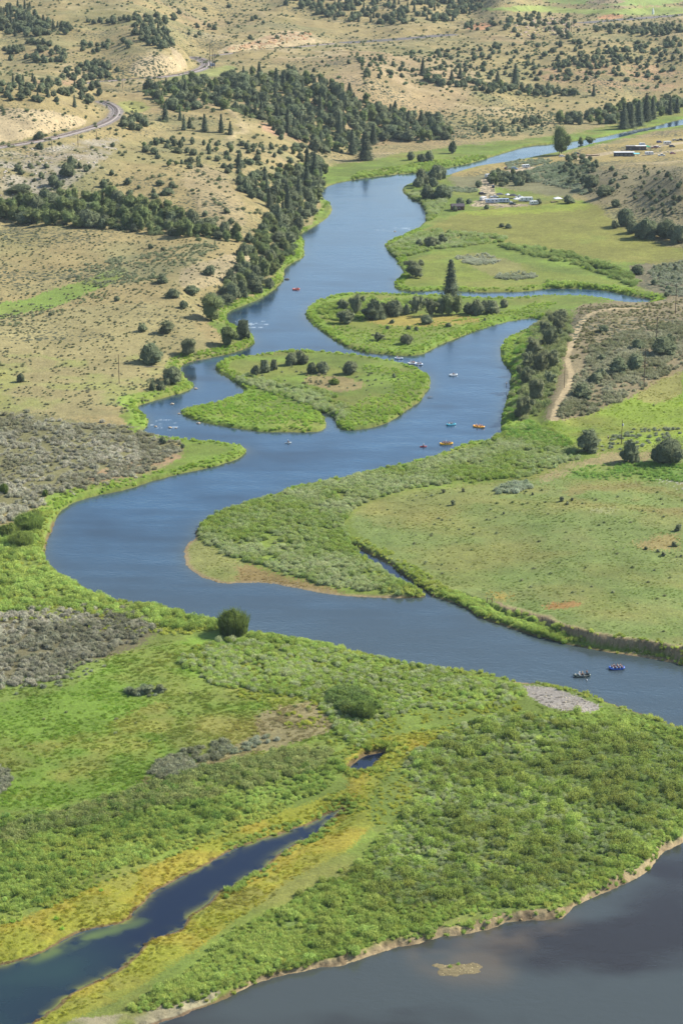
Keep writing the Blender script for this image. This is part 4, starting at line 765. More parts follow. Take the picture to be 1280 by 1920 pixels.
def grove(poly, n, kinds, h0, h1, label, group, sep=.55, wet=1.5):
    P = chaikin(poly, 1); pts = []; tries = 0; lo, hi = P.min(0), P.max(0)
    cand = np.random.default_rng(n * 7 + int(P[0][0])).uniform(lo, hi, (n * 14, 2)); cand = cand[pip(cand[:, 0], cand[:, 1], P)]
    for x_, y_ in cand:
        h = RND.uniform(h0, h1)
        if all((x_ - a) ** 2 + ((y_ - b) * 1.6) ** 2 > (sep * h) ** 2 for a, b, _ in pts): pts.append((x_, y_, h))
        if len(pts) >= n: break
    W_ = hit([q[0] for q in pts], [q[1] for q in pts]); dw = GRIDV(WD, W_)
    xs_ = sorted(q[0] for q in pts); a1, a2 = xs_[len(xs_) // 3], xs_[2 * len(xs_) // 3]
    for (x_, y_, h), p, d_ in zip(pts, W_, dw):
        if d_ < wet or p[1] > 3500: continue
        k = RND.choices(list(kinds), list(kinds.values()))[0]; hh = h * (1.3 if k == 'pine' and h1 > 14 else 1.0)
        sz = ('taller ' if h > (h0 + h1) / 2 else 'smaller ') if n >= 24 else ''; wh = '' if n < 24 else (' towards its left end' if x_ < a1 else ' near its middle' if x_ < a2 else ' towards its right end')
        plan(k, 0, 0, None, hh, label.replace('#', sz + {'juniper': 'round dark juniper', 'pine': 'pointed conifer', 'cottonwood': 'leafy green cottonwood', 'grey': 'grey olive willow', 'bush': 'light green bush'}[k]) + wh, group.replace('#', {'juniper': 'junipers', 'pine': 'conifers', 'cottonwood': 'cottonwoods', 'grey': 'willows', 'bush': 'bushes'}[k]), p=p)
def GRIDV(A, W_):
    t = W_[:, 0] / W_[:, 1]; c = np.clip(np.searchsorted(ts, t), 0, NC - 1); r = np.clip(np.searchsorted(ys, W_[:, 1]), 0, NR - 1); return A.reshape(GX.shape)[r, c]
J, PN, CW, GR, BU = 'juniper', 'pine', 'cottonwood', 'grey', 'bush'
def row(kind, pts, label, group):
    ys2 = sorted(q[1] for q in pts); xs2 = sorted(q[0] for q in pts); n_ = len(pts)
    for q in pts:
        suf = '' if n_ < 2 or ',' in label else ((' ' + ('left one' if q[0] == xs2[0] else 'right one' if q[0] == xs2[-1] else 'middle one')) if n_ <= 3 else (' towards the ' + ('left' if q[0] < xs2[n_ // 3] else 'right' if q[0] >= xs2[2 * n_ // 3] else 'middle') + (', upper' if q[1] < ys2[n_ // 2] else ', lower')))
        plan(kind, *q, label + (',' if suf and n_ <= 3 else '') + suf, group)
# the ones that stand out
for x_, y_, w_, l_ in [(831,924,10,'left of the two paired ones under the willow belt'), (868,922,9,'right of the two paired ones under the willow belt'), (849,947,13,'just below the pair under the willow belt'), (1052,940,13,'left one of three at the top of the pasture'), (1063,946,9,'lowest of three at the top of the pasture'), (1072,939,8,'right one of three at the top of the pasture'), (944,964,7,'in the middle of the upper pasture'), (998,928,7,'right of the long sagebrush clump')]:
    plan(GR, x_, y_, w_, w_ * .9, 'small grey bush ' + l_, 'small grey bushes on the pasture')
for x_, y_, w_ in [(1270,995,18), (1262,1024,14), (1243,1042,12), (1232,1035,9), (1210,1030,9)]: plan(GR, x_, y_, w_, w_ * .8, 'grey bush in the sandy patch at the right edge of the pasture', 'bushes in the sandy patch')
plan(BU, 438, 1187, 54, 51, 'large light green willow bush alone on the near river bank')
plan(J, 1101, 845, 46, 44, 'round juniper left of the utility pole with the transformer')
plan(J, 1179, 866, 36, 44, 'upright dark juniper between the pole and the biggest juniper')
plan(J, 1249, 868, 64, 56, 'biggest spreading juniper beside the dirt track on the right')
plan(PN, 844, 566, 42, 84, 'tall dark spruce rising above the trees of the upper island')
plan(CW, 1047, 290, 40, 54, 'large lone cottonwood leaning over the far river bend')
plan(J, 285, 681, 44, 42, 'big round juniper on the left bank above the inlet'); plan(GR, 352, 667, 42, 38, 'greyish shrub tree on the left bank right of the big juniper'); plan(J, 323, 717, 40, 36, 'juniper with small ones at its foot on the left bank')
row(J, [(286,731,15,17),(301,731,16,19),(313,722,12,14)], 'small juniper at the foot of the larger bank juniper', 'small junipers on the left bank')
plan(J, 40, 716, 17, 19, 'small lone juniper on the open left flat'); plan(J, 305, 832, 14, 16, 'small bush at the tip of the sagebrush flat'); plan(J, 343, 840, 9, 9, 'tiny bush on the green point of the left bank')
row(J, [(480,703,19,22),(497,698,22,26),(513,693,16,22)], 'juniper of the left trio on the lower island', 'left trio of junipers on the lower island')
row(J, [(545,684,24,26),(560,681,24,28),(571,682,18,20)], 'juniper in the top clump of the lower island', 'top clump of junipers on the lower island')
row(J, [(585,700,20,24),(605,699,28,25)], 'juniper of the middle pair on the lower island', 'middle pair of junipers on the lower island')
plan(J, 656, 700, 32, 27, 'single round juniper right of the pair on the lower island'); plan(BU, 626, 720, 20, 12, 'low light bush in the dry patch of the lower island'); plan(J, 738, 708, 7, 9, 'tiny shrub on the right half of the lower island')
row(GR, [(649,606,38,30),(642,582,26,26),(667,590,34,42),(779,586,30,34),(807,592,34,36),(826,590,26,34)], 'greyish tree in the tree row of the upper island', 'grey trees on the upper island')
row(J, [(700,598,42,40),(739,592,38,34),(762,590,15,24),(720,590,20,26),(894,590,28,32),(908,582,22,22),(922,587,30,26),(944,576,18,18),(878,588,20,24)], 'dark juniper in the tree row of the upper island', 'dark junipers on the upper island')
row(CW, [(840,590,30,40),(858,590,26,38),(790,580,20,26)], 'pale aspen at the foot of the tall spruce', 'aspens on the upper island')
plan(J, 798, 607, 24, 20, 'juniper in front of the tree row on the upper island'); plan(GR, 710, 638, 28, 16, 'low grey shrub near the lower shore of the upper island'); plan(J, 762, 645, 27, 21, 'round juniper nearest the lower shore of the upper island')
row(J, [(780,620,9,9),(766,618,9,8),(908,603,6,8),(840,613,12,9),(735,606,10,8),(726,617,8,7)], 'small shrub in the grass of the upper island', 'small shrubs on the upper island')
row(J, [(392,516,25,20),(305,531,22,16),(360,552,32,20),(345,578,18,17),(325,557,28,18),(283,466,12,10),(306,470,10,8),(220,564,12,10),(95,592,9,8),(267,621,18,16),(435,562,28,38),(452,556,24,34),(480,549,34,30),(505,540,22,22)], 'juniper scattered on the left slope above the river', 'junipers on the left slope')
plan(GR, 315, 624, 38, 26, 'low grey shrub on the left slope above the bank'); plan(CW, 427, 648, 34, 38, 'leafy tree at the left bank point'); plan(J, 455, 635, 30, 40, 'dark tree at the right end of the left bank point'); plan(CW, 395, 600, 50, 50, 'leafy green tree low on the left slope by the water')
row(J, [(195,351,17,18),(165,373,18,14),(189,373,17,19),(300,348,18,12),(322,351,14,12),(315,365,26,14),(135,312,18,22),(128,330,30,28),(37,361,50,18),(100,347,24,22),(110,352,18,14),(240,346,16,14)], 'round juniper on the slope under the railway', 'junipers under the railway')
row(J, [(785,461,14,14),(805,463,24,23),(817,461,18,15),(829,456,18,19)], 'juniper in the cluster on the right river bank meadow', 'cluster of junipers on the meadow bank')
plan(GR, 777, 519, 46, 34, 'big greyish shrub on the tip of the meadow across from the islands'); row(J, [(940,426,11,9),(952,428,13,9)], 'small juniper of the pair in the brown meadow', 'pair of junipers in the brown meadow')
plan(J, 1065, 381, 22, 16, 'dark juniper right of the white canopy'); plan(J, 1009, 383, 13, 12, 'small juniper beside the white trailer'); plan(J, 1195, 514, 28, 20, 'dark shrub at the right end of the creek willows')
row(J, [(830,372,36,30),(802,373,26,28),(790,347,26,34),(815,340,30,34),(828,335,22,26),(784,352,22,22),(897,351,14,14),(812,350,20,20)], 'juniper on the bank point left of the camp', 'junipers left of the camp')
row(J, [(1170,422,36,36),(1205,446,44,40),(1222,440,30,30),(1245,446,40,40),(1262,452,30,36),(1272,455,30,36),(1185,436,26,26),(1152,428,16,16)], 'dark juniper at the foot of the right hill', 'junipers at the foot of the right hill')
row(J, [(1107,351,32,26),(1130,368,30,24),(1152,388,18,16),(1070,346,16,16),(1095,343,20,18)], 'juniper at the base of the slope behind the camp', 'junipers behind the camp')
row(J, [(1157,700,36,32),(1189,692,34,34),(1125,707,22,20),(1090,746,38,30),(1115,716,28,20),(1195,655,26,22),(1127,676,16,14),(1255,640,20,16),(1130,622,20,14)], 'juniper in the sagebrush right of the dirt track', 'junipers right of the dirt track'); plan(J, 1242, 664, 50, 36, 'widest juniper in the sagebrush near the field edge')
row(GR, [(980,782,42,44),(1004,752,44,50),(985,722,38,40),(1012,700,44,46),(1035,690,34,40),(1000,668,40,40),(1030,650,44,42),(1045,622,40,36),(1020,628,32,30),(1052,600,36,24),(990,690,30,34),(1030,722,26,30)], 'tall olive willow in the thicket left of the dirt track', 'willows left of the dirt track')
row(BU, [(55,992,50,34),(40,1022,44,28),(20,1005,36,26),(66,974,26,22),(85,930,10,14),(8,925,16,22)], 'green bush at the left edge of the meadow above the bend', 'bushes above the river bend')
row(BU, [(680,1345,42,34),(702,1331,30,24),(655,1341,32,24),(640,1312,30,20)], 'tall willow bush above the brown patch', 'tall willow bushes above the brown patch')
row(GR, [(275,1300,30,18),(250,1302,24,14),(300,1296,26,16)], 'grey shrub in the middle of the near meadow', 'grey shrubs in the near meadow')
row(PN, [(792,142,16,34),(965,163,22,46),(932,158,16,26),(862,147,14,22),(846,150,12,20)], 'conifer in the draw across the upper hills', 'conifers in the upper draw')
row(PN, [(1168,242,24,52),(1182,240,24,48),(1196,236,26,50),(1210,228,24,56),(1222,224,20,44),(1176,236,22,44)], 'tall conifer in the dark clump at the far bend', 'conifers at the far bend'); row(PN, [(1255,215,14,34),(1268,212,14,30),(1112,180,10,24)], 'slender conifer near the far bend', 'slender conifers near the far bend')
row(PN, [(310,228,18,36),(338,226,10,28),(345,244,12,30),(384,246,16,34),(415,248,14,36),(432,252,12,26),(356,240,14,22),(540,250,16,36),(600,214,16,40),(552,246,10,24),(490,210,12,24),(636,255,18,48),(576,318,22,44),(448,316,20,30),(685,300,34,56),(660,290,22,50),(700,270,20,40),(522,430,20,50),(540,400,22,56),(560,378,20,50),(575,352,20,50),(590,330,22,48),(505,390,18,40)], 'tall pointed conifer in the forest belt above the river', 'conifers in the forest belt above the river')
row(J, [(770,300,16,18),(790,304,22,18),(803,303,20,22),(1000,232,18,16),(848,287,16,26),(980,232,12,12)], 'shrub on the green far bank of the river', 'shrubs on the far bank'); row(J, [(75,279,15,13),(74,262,22,18),(212,276,9,10)], 'small juniper beside the railway', 'junipers beside the railway')
row(J, [(852,396,10,12),(862,384,18,14),(878,382,12,10),(912,392,10,10)], 'small dark shrub around the red cabin', 'shrubs around the cabin')
row(CW, [(1088,272,14,16),(1105,270,20,14)], 'low green tree on the water edge by the far landing', 'low trees by the far landing')
grove([(0,20),(50,8),(75,40),(135,52),(140,66),(60,68),(0,68)], 60, {J: .6, PN: .4}, 13, 20, '# in the upper left hill grove', '# in the upper left grove')
grove([(140,40),(330,28),(335,50),(200,52)], 26, {J: 1}, 10, 15, '# in the row along the upper hill', '# in the row along the upper hill')
grove([(250,50),(320,60),(325,97),(290,92),(255,72)], 26, {J: .7, PN: .3}, 13, 20, '# above the pale cut by the railway', '# above the pale railway cut')
grove([(0,95),(60,75),(130,95),(120,122),(60,120),(0,112)], 30, {J: 1}, 11, 16, '# on the lower left hill shoulder', '# on the lower left hill shoulder')
grove([(150,82),(250,78),(250,97),(150,102)], 13, {J: 1}, 10, 15, '# between the two left hill groves', '# between the left hill groves')
grove([(110,132),(200,110),(228,130),(200,152),(120,152)], 34, {J: 1}, 11, 16, '# left of the pale cut above the railway', '# left of the pale cut')
grove([(0,150),(180,158),(195,180),(150,205),(90,192),(0,196)], 52, {J: .8, PN: .2}, 13, 19, '# on the crest above the railway curve', '# above the railway curve')
grove([(265,168),(360,145),(400,160),(450,138),(560,145),(620,160),(700,200),(820,235),(860,262),(800,270),(720,258),(660,285),(600,290),(560,262),(480,225),(400,200),(330,215),(290,190)], 270, {J: .55, PN: .12, CW: .33}, 17, 27, '# in the forest belt above the river', '# in the forest belt above the river', .5)
grove([(225,225),(270,215),(275,245),(235,247)], 9, {J: 1}, 18, 24, '# beside the railway curve', '# beside the railway curve')
grove([(250,258),(600,275),(560,330),(480,345),(420,322),(280,312)], 80, {J: .9, CW: .1}, 9, 16, '# dotting the dry slope under the forest', '# on the dry slope under the forest', .8)
grove([(440,335),(560,325),(610,295),(612,350),(580,420),(530,420),(520,385),(450,365)], 85, {J: .6, CW: .25, PN: .15}, 18, 28, '# on the steep bank above the river', '# on the steep bank above the river', .5)
grove([(450,470),(500,400),(575,430),(560,455),(540,480),(520,512),(480,540),(400,590),(375,580),(440,530)], 60, {J: .45, CW: .55}, 22, 34, '# in the strip along the left river bank', '# in the strip along the left river bank', .5)
grove([(0,388),(60,378),(200,375),(300,390),(400,432),(450,442),(455,458),(300,440),(200,430),(100,424),(0,418)], 120, {J: .25, CW: .75}, 22, 38, '# in the leafy gully strip on the left', '# in the leafy gully strip', .42)
grove([(60,300),(200,310),(330,380),(480,410),(440,430),(200,370),(0,350)], 24, {J: 1}, 9, 15, '# scattered on the bench above the gully', '# above the gully')
grove([(500,0),(640,-8),(930,-8),(880,36),(760,48),(640,44),(590,25)], 170, {J: .8, PN: .2}, 10, 15, '# in the wooded ridge at the top', '# on the wooded top ridge', .5)
grove([(640,112),(900,88),(1050,78),(1280,80),(1280,165),(1060,150),(900,155),(760,152),(660,142)], 190, {J: 1}, 7, 13, '# dotting the far brown hills', '# on the far brown hills', .9)
grove([(1030,120),(1100,100),(1280,70),(1280,100),(1120,130),(1040,145)], 55, {J: 1}, 9, 14, '# clustered on the far right hillside', '# on the far right hillside', .6)
grove([(760,147),(860,152),(980,165),(1100,174),(1090,184),(950,180),(830,163)], 48, {J: .9, CW: .1}, 11, 17, '# in the draw across the far hills', '# in the draw across the far hills', .5)
grove([(880,40),(1040,20),(1100,50),(1060,80),(940,70),(860,60)], 50, {J: 1}, 8, 13, '# among the rocks of the far knoll', '# on the rocky far knoll', .7)
grove([(1100,52),(1280,44),(1280,70),(1120,64)], 55, {J: 1}, 9, 13, '# in the band along the far road', '# along the far road', .5)
grove([(1045,228),(1120,212),(1160,205),(1280,185),(1280,212),(1150,235),(1050,234)], 50, {J: .5, CW: .5}, 17, 26, '# lining the far river bend', '# lining the far river bend', .45)
grove([(640,180),(740,210),(860,235),(840,258),(740,240),(640,215)], 40, {J: 1}, 12, 20, '# on the lower hillside above the far bank', '# above the far bank', .6); grove([(890,232),(1030,215),(1020,248),(900,252)], 18, {J: 1}, 9, 14, '# in the sagebrush near the far bank', '# near the far bank')
grove([(1060,312),(1280,312),(1280,430),(1130,372),(1060,342)], 50, {J: 1}, 7, 13, '# sprinkled over the right hill', '# on the right hill', .9); grove([(912,332),(985,326),(1002,346),(922,352)], 26, {J: .8, CW: .2}, 13, 18, '# inside the camp road loop', '# inside the camp road loop', .5)
grove([(1060,296),(1130,302),(1112,332),(1040,332)], 24, {J: 1}, 10, 15, '# between the two camps', '# between the two camps'); grove([(500,215),(620,250),(600,300),(520,270)], 22, {J: .7, PN: .3}, 12, 18, '# on the pink eroded slope', '# on the pink eroded slope')
grove([(330,10),(520,10),(560,90),(330,80)], 16, {J: 1}, 7, 12, '# thinly spread over the pale upper hill', '# on the pale upper hill'); grove([(430,140),(640,100),(640,130),(480,150)], 14, {J: 1}, 7, 11, '# below the pale rock cut', '# below the pale rock cut')
grove([(740,350),(800,345),(860,352),(840,362),(760,372)], 8, {J: 1}, 8, 12, '# on the willow bank point', '# on the willow bank point')
grove([(1210,500),(1280,495),(1280,560),(1230,560)], 8, {J: 1}, 8, 14, '# in the sagebrush at the end of the pond', '# at the end of the pond')
bykind = {}
for t in PLAN:
    if len(t[4].split()) > 16: print('LONG', t[4])
for t in PLAN: bykind.setdefault(t[0], []).append(t)
cnt = {k: len(v) for k, v in bykind.items()}; print('trees', cnt)
far_stuff = {}; NV = {2: 3, 1: 4, 0: 5}
PROTO = {}
for kind, L_ in bykind.items():
    L_.sort(key=lambda t: -t[3] / t[1].y); far_stuff[kind] = L_[295:]
    for i, (k, p, w, h, label, group, det) in enumerate(L_[:295]):
        v = RND.randrange(NV[det]); asp = {'pine': .46, 'juniper': .95, 'cottonwood': .75, 'bush': .9, 'grey': .9}[k]; sxy = w / asp; nm, cat = NAMES[k]; key = (k, det, v)
        p = p - Vector((0, 0, .12 * (1 + h * .03)))
        if det == 0:
            r = link(nm, tree_data(k, det, v)[0]); r.location = p; r.scale = (sxy, sxy, h); r.rotation_euler = (0, 0, RND.uniform(0, 6.28))
        elif key not in PROTO:
            cm, tm = tree_data(k, det, v); r = empty(nm, p); link('crown', cm, r); link('trunk', tm, r); PROTO[key] = r
            r.scale = (sxy, sxy, h); r.rotation_euler = (0, 0, RND.uniform(0, 6.28))
        else:
            r = copy_tree(PROTO[key]); r.location = p; r.scale = (sxy, sxy, h); r.rotation_euler = (0, 0, RND.uniform(0, 6.28))
        if 'group' in r: del r['group']
        tag(r, label, cat, group)
for kind, L_ in far_stuff.items():
    if not L_: continue
    ss = [bpy.data.objects.new(kind, tree_data(kind, 0, v)[0]) for v in range(3)]; SRC['far_' + kind] = ss; n_ = len(L_); nm = {'juniper': 'distant_junipers', 'pine': 'distant_conifers', 'cottonwood': 'distant_cottonwoods', 'grey': 'distant_willows'}[kind]
    m_ = bpy.data.meshes.new(nm); m_.vertices.add(n_); m_.vertices.foreach_set('co', np.array([t[1] for t in L_], np.float32).ravel())
    attr(m_, 'scl', 'FLOAT_VECTOR', np.array([(t[2] / .95, t[2] / .95, t[3]) for t in L_])); attr(m_, 'idx', 'INT', np.arange(n_) % 3); attr(m_, 'rot', 'FLOAT_VECTOR', np.stack([np.zeros(n_), np.zeros(n_), np.arange(n_) * 1.7], 1))
    ng = bpy.data.node_groups['willow_shoots'].copy(); ng.name = nm
    for nd, s_ in zip([q for q in ng.nodes if q.bl_idname == 'GeometryNodeObjectInfo'], ss + ss[:1]): nd.inputs['Object'].default_value = s_
    o = link(nm, m_); o.modifiers.new('scatter', 'NODES').node_group = ng; tag(o, 'the many smallest dark ' + kind + ' dots over the far hills', 'trees', None, 'stuff')

# ------------------------------------------------------------------ people
SKIN = plain('skin', (206,160,130), .6)
def colour(nm, c, rough=.6, **k): return plain(nm, c, rough, **k)
def skin_mesh(name, V_, E_, R_, mat, root=0, sub=1):
    me = bpy.data.meshes.new(name); me.from_pydata(V_, E_, []); o = bpy.data.objects.new('tmp', me); COL.objects.link(o)
    m = o.modifiers.new('s', 'SKIN'); m.use_smooth_shade = True; me.skin_vertices[0].data.foreach_set('radius', np.repeat(np.array(R_, np.float32), 2))
    for i, d in enumerate(me.skin_vertices[0].data): d.use_root = (i == root)
    if sub: o.modifiers.new('d', 'SUBSURF').levels = sub
    dg = bpy.context.evaluated_depsgraph_get(); out = bpy.data.meshes.new_from_object(o.evaluated_get(dg)); out.name = name
    bpy.data.objects.remove(o); out.materials.clear(); out.materials.append(mat); return out
def hand(V_, E_, R_, w, d, up=Vector((0, 0, 1))):
    """palm, four fingers of different length and a thumb at the wrist vertex w, along d"""
    d = Vector(d).normalized(); s_ = d.cross(up).normalized(); p0 = Vector(V_[w]); V_.append(tuple(p0 + d * .075)); R_.append(.034); E_.append((w, len(V_) - 1)); pm = len(V_) - 1
    for k, (o_, L_) in enumerate([(-.03, .06), (-.01, .072), (.01, .068), (.03, .052)]):
        a = p0 + d * .11 + s_ * o_; V_.append(tuple(a)); R_.append(.010); E_.append((pm, len(V_) - 1)); V_.append(tuple(a + d * L_ * .6 - up * .02)); R_.append(.009); E_.append((len(V_) - 2, len(V_) - 1))
        V_.append(tuple(a + d * L_ - up * .045)); R_.append(.008); E_.append((len(V_) - 2, len(V_) - 1))
    V_.append(tuple(p0 + d * .06 - s_ * .05 - up * .02)); R_.append(.011); E_.append((w, len(V_) - 1)); V_.append(tuple(p0 + d * .09 - s_ * .06 - up * .04)); R_.append(.009); E_.append((len(V_) - 2, len(V_) - 1))
def person_data(pose):
    """facing +Y. pelvis first"""
    if pose == 'sit': hip, knee, ank, toe = (0, 0, .0), (.13, .42, .12), (.14, .60, -.26), (.15, .74, -.30)
    elif pose == 'wade': hip, knee, ank, toe = (0, 0, .9), (.11, .06, .5), (.12, 0, .07), (.13, .17, .03)
    else: hip, knee, ank, toe = (0, 0, .9), (.10, .04, .5), (.11, -.02, .07), (.12, .16, .03)
    b = hip[2]; V_ = [(0, 0, b), (0, .01, b + .2), (0, .02, b + .42), (0, .03, b + .53), (0, .05, b + .61), (0, .06, b + .70), (0, .05, b + .79)]; R_ = [.13, .12, .14, .06, .065, .095, .075]; E_ = [(i, i + 1) for i in range(6)]
    for s_ in (-1, 1):
        n0 = len(V_); V_ += [(s_ * .11, hip[1], b - .02)] + [(s_ * q[0], q[1], q[2]) for q in (knee, ank, toe)]; R_ += [.088, .06, .04, .035]; E_ += [(0, n0), (n0, n0 + 1), (n0 + 1, n0 + 2), (n0 + 2, n0 + 3)]
        n0 = len(V_)
        if pose == 'sit': el, wr = (s_ * .30, .14, b + .22), (s_ * .20, .38, b + .24)
        elif pose == 'wade': el, wr = (s_ * .27, .05, b + .18), (s_ * .16, .30, b + .30)
        else: el, wr = (s_ * .29, -.02, b + .16), (s_ * .30, .10, b - .06)
        V_ += [(s_ * .19, .02, b + .46), el, wr]; R_ += [.06, .042, .028]; E_ += [(2, n0), (n0, n0 + 1), (n0 + 1, n0 + 2)]; hand(V_, E_, R_, n0 + 2, Vector(wr) - Vector(el), Vector((0, .001, 1)) if pose != 'stand' else Vector((0, 1, .01)))
    body = skin_mesh('person_body', V_, E_, R_, SKIN)
    b_ = bmesh.new(); b_.from_mesh(body)      # nose, ears and eyes sit on the one head
    def bl(c, r): 
        for v in bmesh.ops.create_icosphere(b_, subdivisions=1, radius=1)['verts']: v.co = Vector((c[0] + v.co.x * r[0], c[1] + v.co.y * r[1], c[2] + v.co.z * r[2]))
    hz_ = b + .70; bl((0, .155, hz_ - .005), (.014, .022, .02)); [bl((q * .093, .05, hz_), (.012, .022, .03)) for q in (-1, 1)]; bl((0, .145, hz_ - .05), (.025, .012, .008)); [bl((q * .034, .142, hz_ + .02), (.012, .01, .008)) for q in (-1, 1)]
    b_.to_mesh(body); b_.free()
    return b, hip, knee, ank, body
PD_ = {}
def clothes(pose, key, col_, b, knee, ank):
    k = (pose, key, col_)
    if k in PD_: return PD_[k]
    m_ = colour('cloth_%d_%d_%d' % col_, col_, .8)
    if key == 'top': V_ = [(0, .01, b + .12), (0, .015, b + .28), (0, .02, b + .45), (-.19, .02, b + .46), (.19, .02, b + .46)]; me_ = skin_mesh('shirt', V_, [(0, 1), (1, 2), (2, 3), (2, 4)], [.15, .155, .15, .08, .08], m_)
    elif key == 'vest': V_ = [(0, .01, b + .16), (0, .015, b + .30), (0, .02, b + .44)]; me_ = skin_mesh('life_vest', V_, [(0, 1), (1, 2)], [.17, .185, .165], m_)
    elif key == 'legs':
        V_ = [(0, 0, b)]; E_ = []; R_ = [.145]
        for s_ in (-1, 1):
            n0 = len(V_); e = [knee[i] * .9 + (0, 0, b)[i] * .1 for i in range(3)] if pose == 'sit' else ank; V_ += [(s_ * .11, 0, b - .02), (s_ * knee[0], knee[1], knee[2])]; R_ += [.105, .078]; E_ += [(0, n0), (n0, n0 + 1)]
            if pose != 'sit': V_.append((s_ * ank[0], ank[1], ank[2] + .05)); R_.append(.06); E_.append((n0 + 1, n0 + 2))
        me_ = skin_mesh('trousers', V_, E_, R_, m_)
    elif key == 'hat': mb = MB(); mb.tube([(0, .05, b + .76), (0, .05, b + .765)], [.19, .18], 12); mb.tube([(0, .05, b + .76), (0, .05, b + .83), (0, .05, b + .86)], [.105, .095, .06], 12); me_ = mb.mesh('sun_hat', m_, True)
    else: mb = MB(); mb.blob((0, .04, b + .745), (.098, .108, .10), 4, .06, 2); me_ = mb.mesh('hair', m_, True)
    PD_[k] = me_; return me_
POSE = {}
def person(loc, rz, pose, label, top=(180,60,50), vest=None, legs=(60,70,90), head=('hair', (70,50,36)), group=None):
    if pose not in POSE: POSE[pose] = person_data(pose)
    b, hip, knee, ank, body = POSE[pose]; r = empty('person', loc, rz); link('body', body, r)
    link('shirt', clothes(pose, 'top', top, b, knee, ank), r)
    if vest: link('life_vest', clothes(pose, 'vest', vest, b, knee, ank), r)
    link('trousers', clothes(pose, 'legs', legs, b, knee, ank), r); link('hat' if head[0] == 'hat' else 'hair', clothes(pose, head[0], head[1], b, knee, ank), r)
    return tag(r, label, 'person', group)

# ------------------------------------------------------------------ rafts and boats
WOOD = plain('weathered_wood', (150,128,100), .85, var=.25, scale=5); GREY = plain('grey_metal', (150,152,156), .4, .6); BLK = plain('black_rubber', (34,34,36), .7); WHT = plain('white_paint', (236,236,232), .45)
def raft(px, py, rz, L_, Wd, c, floor, label, oars=False, nth=3, second=None, name='raft', cat='raft', group=None, scale=1.0):
    p = flat(px, py, 0); r = empty(name, (float(p[0]), float(p[1]), .0), rz); m_ = colour('raft_%d_%d_%d' % c, c, .35); tr = .26
    pts = []
    for k in range(28):
        a = 2 * pi * k / 28; ca, sa = cos(a), sin(a); x_ = math.copysign(abs(ca) ** .62, ca) * (L_ / 2 - tr); y_ = math.copysign(abs(sa) ** .55, sa) * (Wd / 2 - tr); kick = max(0, abs(x_) / (L_ / 2 - tr) - .6) * .95
        pts.append((x_, y_, tr * .72 + kick * .7))
    link('hull_tube', MB().tube(pts, tr, 12, True).mesh('hull_tube', m_, True), r)
    link('floor', MB().box(-L_ / 2 + .5, L_ / 2 - .5, -Wd / 2 + .3, Wd / 2 - .3, .05, .16, .03).mesh('raft_floor', colour('raft_floor_%d' % floor[0], floor, .6)), r)
    for k in range(nth):
        x_ = (k - (nth - 1) / 2) * L_ * .23; link('thwart', MB().tube([(x_, -Wd / 2 + .35, .38), (x_, 0, .40), (x_, Wd / 2 - .35, .38)], .17, 10).mesh('thwart', colour('raft_%d_%d_%d' % (second or c), second or c, .4), True), r)
    link('grab_line', MB().tube([(a[0] * 1.01, a[1] * 1.04, a[2] + tr * .62) for a in pts], .018, 5, True).mesh('grab_line', BLK), r)
    if oars:
        f = MB(); [f.tube([(x_, -Wd / 2 + .1, .55), (x_, Wd / 2 - .1, .55)], .03, 6) for x_ in (-.55, .55)]; [f.tube([(-.8, y_, .55), (.8, y_, .55)], .03, 6) for y_ in (-Wd / 2 + .15, Wd / 2 - .15)]; link('rowing_frame', f.mesh('rowing_frame', GREY), r)
        link('cool_box', MB().box(-.95, -.55, -.45, .45, .45, .82, .03).mesh('cool_box', WHT), r)
        for s_ in (-1, 1):
            o = link('oar', MB().tube([(.25, s_ * .35, .95), (.35, s_ * (Wd / 2 + .1), .68), (.7, s_ * (Wd / 2 + 1.7), .14)], .028, 6).mesh('oar_shaft', WOOD), r)
            link('oar_blade', MB().tube([(.7, s_ * (Wd / 2 + 1.7), .14), (.8, s_ * (Wd / 2 + 2.0), .05), (.88, s_ * (Wd / 2 + 2.25), -.04)], [.05, .11, .09], 6).mesh('oar_blade', WHT), o)
    tag(r, label, cat, group); return r
def crew(rt, seats, who):
    """people sit on the tubes and thwarts: (x along, y across, facing, top, vest, head, label, pose)"""
    M_ = Matrix.Translation(rt.location) @ Matrix.Rotation(rt.rotation_euler.z, 4, 'Z')
    for x_, y_, fc, top, vest, head, lab, *ps in seats:
        pose = ps[0] if ps else 'sit'; q = M_ @ Vector((x_, y_, .62 if pose == 'sit' else .17)); person(q, rt.rotation_euler.z + fc, pose, lab + ' ' + who, top, vest, head=head)
RED, ORA, BLU, NAV, WHI, GRN_, KHA = (196,52,44), (226,110,50), (60,100,180), (40,50,90), (232,230,224), (70,110,80), (176,160,120)
HB, HD, HW, HK = ('hair', (90,64,42)), ('hair', (46,36,30)), ('hat', (226,220,204)), ('hat', (170,150,110))
a = raft(1090, 1268, R(6), 4.9, 2.1, (58,72,66), (70,84,78), 'dark green rowing raft with pale bow nearest the gravel bar', True, 2, (196,206,196))
crew(a, [(-.75, 0, -pi / 2 - .2, WHI, None, HW, 'angler in white shirt and sun hat sitting'), (.1, .1, -pi / 2, KHA, None, HK, 'rower in khaki shirt between the oars')], 'in the dark green raft')
crew(a, [(1.35, 0, -pi / 2 + .5, (206,120,90), None, HB, 'person in coral top standing at the bow', 'stand')], 'of the dark green raft')
raftseats = lambda n_: [(-1.5 + i * 3.0 / (n_ - 1), s_) for i in range(n_) for s_ in (-1, 1)]
a = raft(1155, 1254, R(3), 4.6, 2.1, (50,92,176), (60,80,130), 'blue paddle raft full of people in dark red vests near the cut bank', False, 3, (150,190,226))
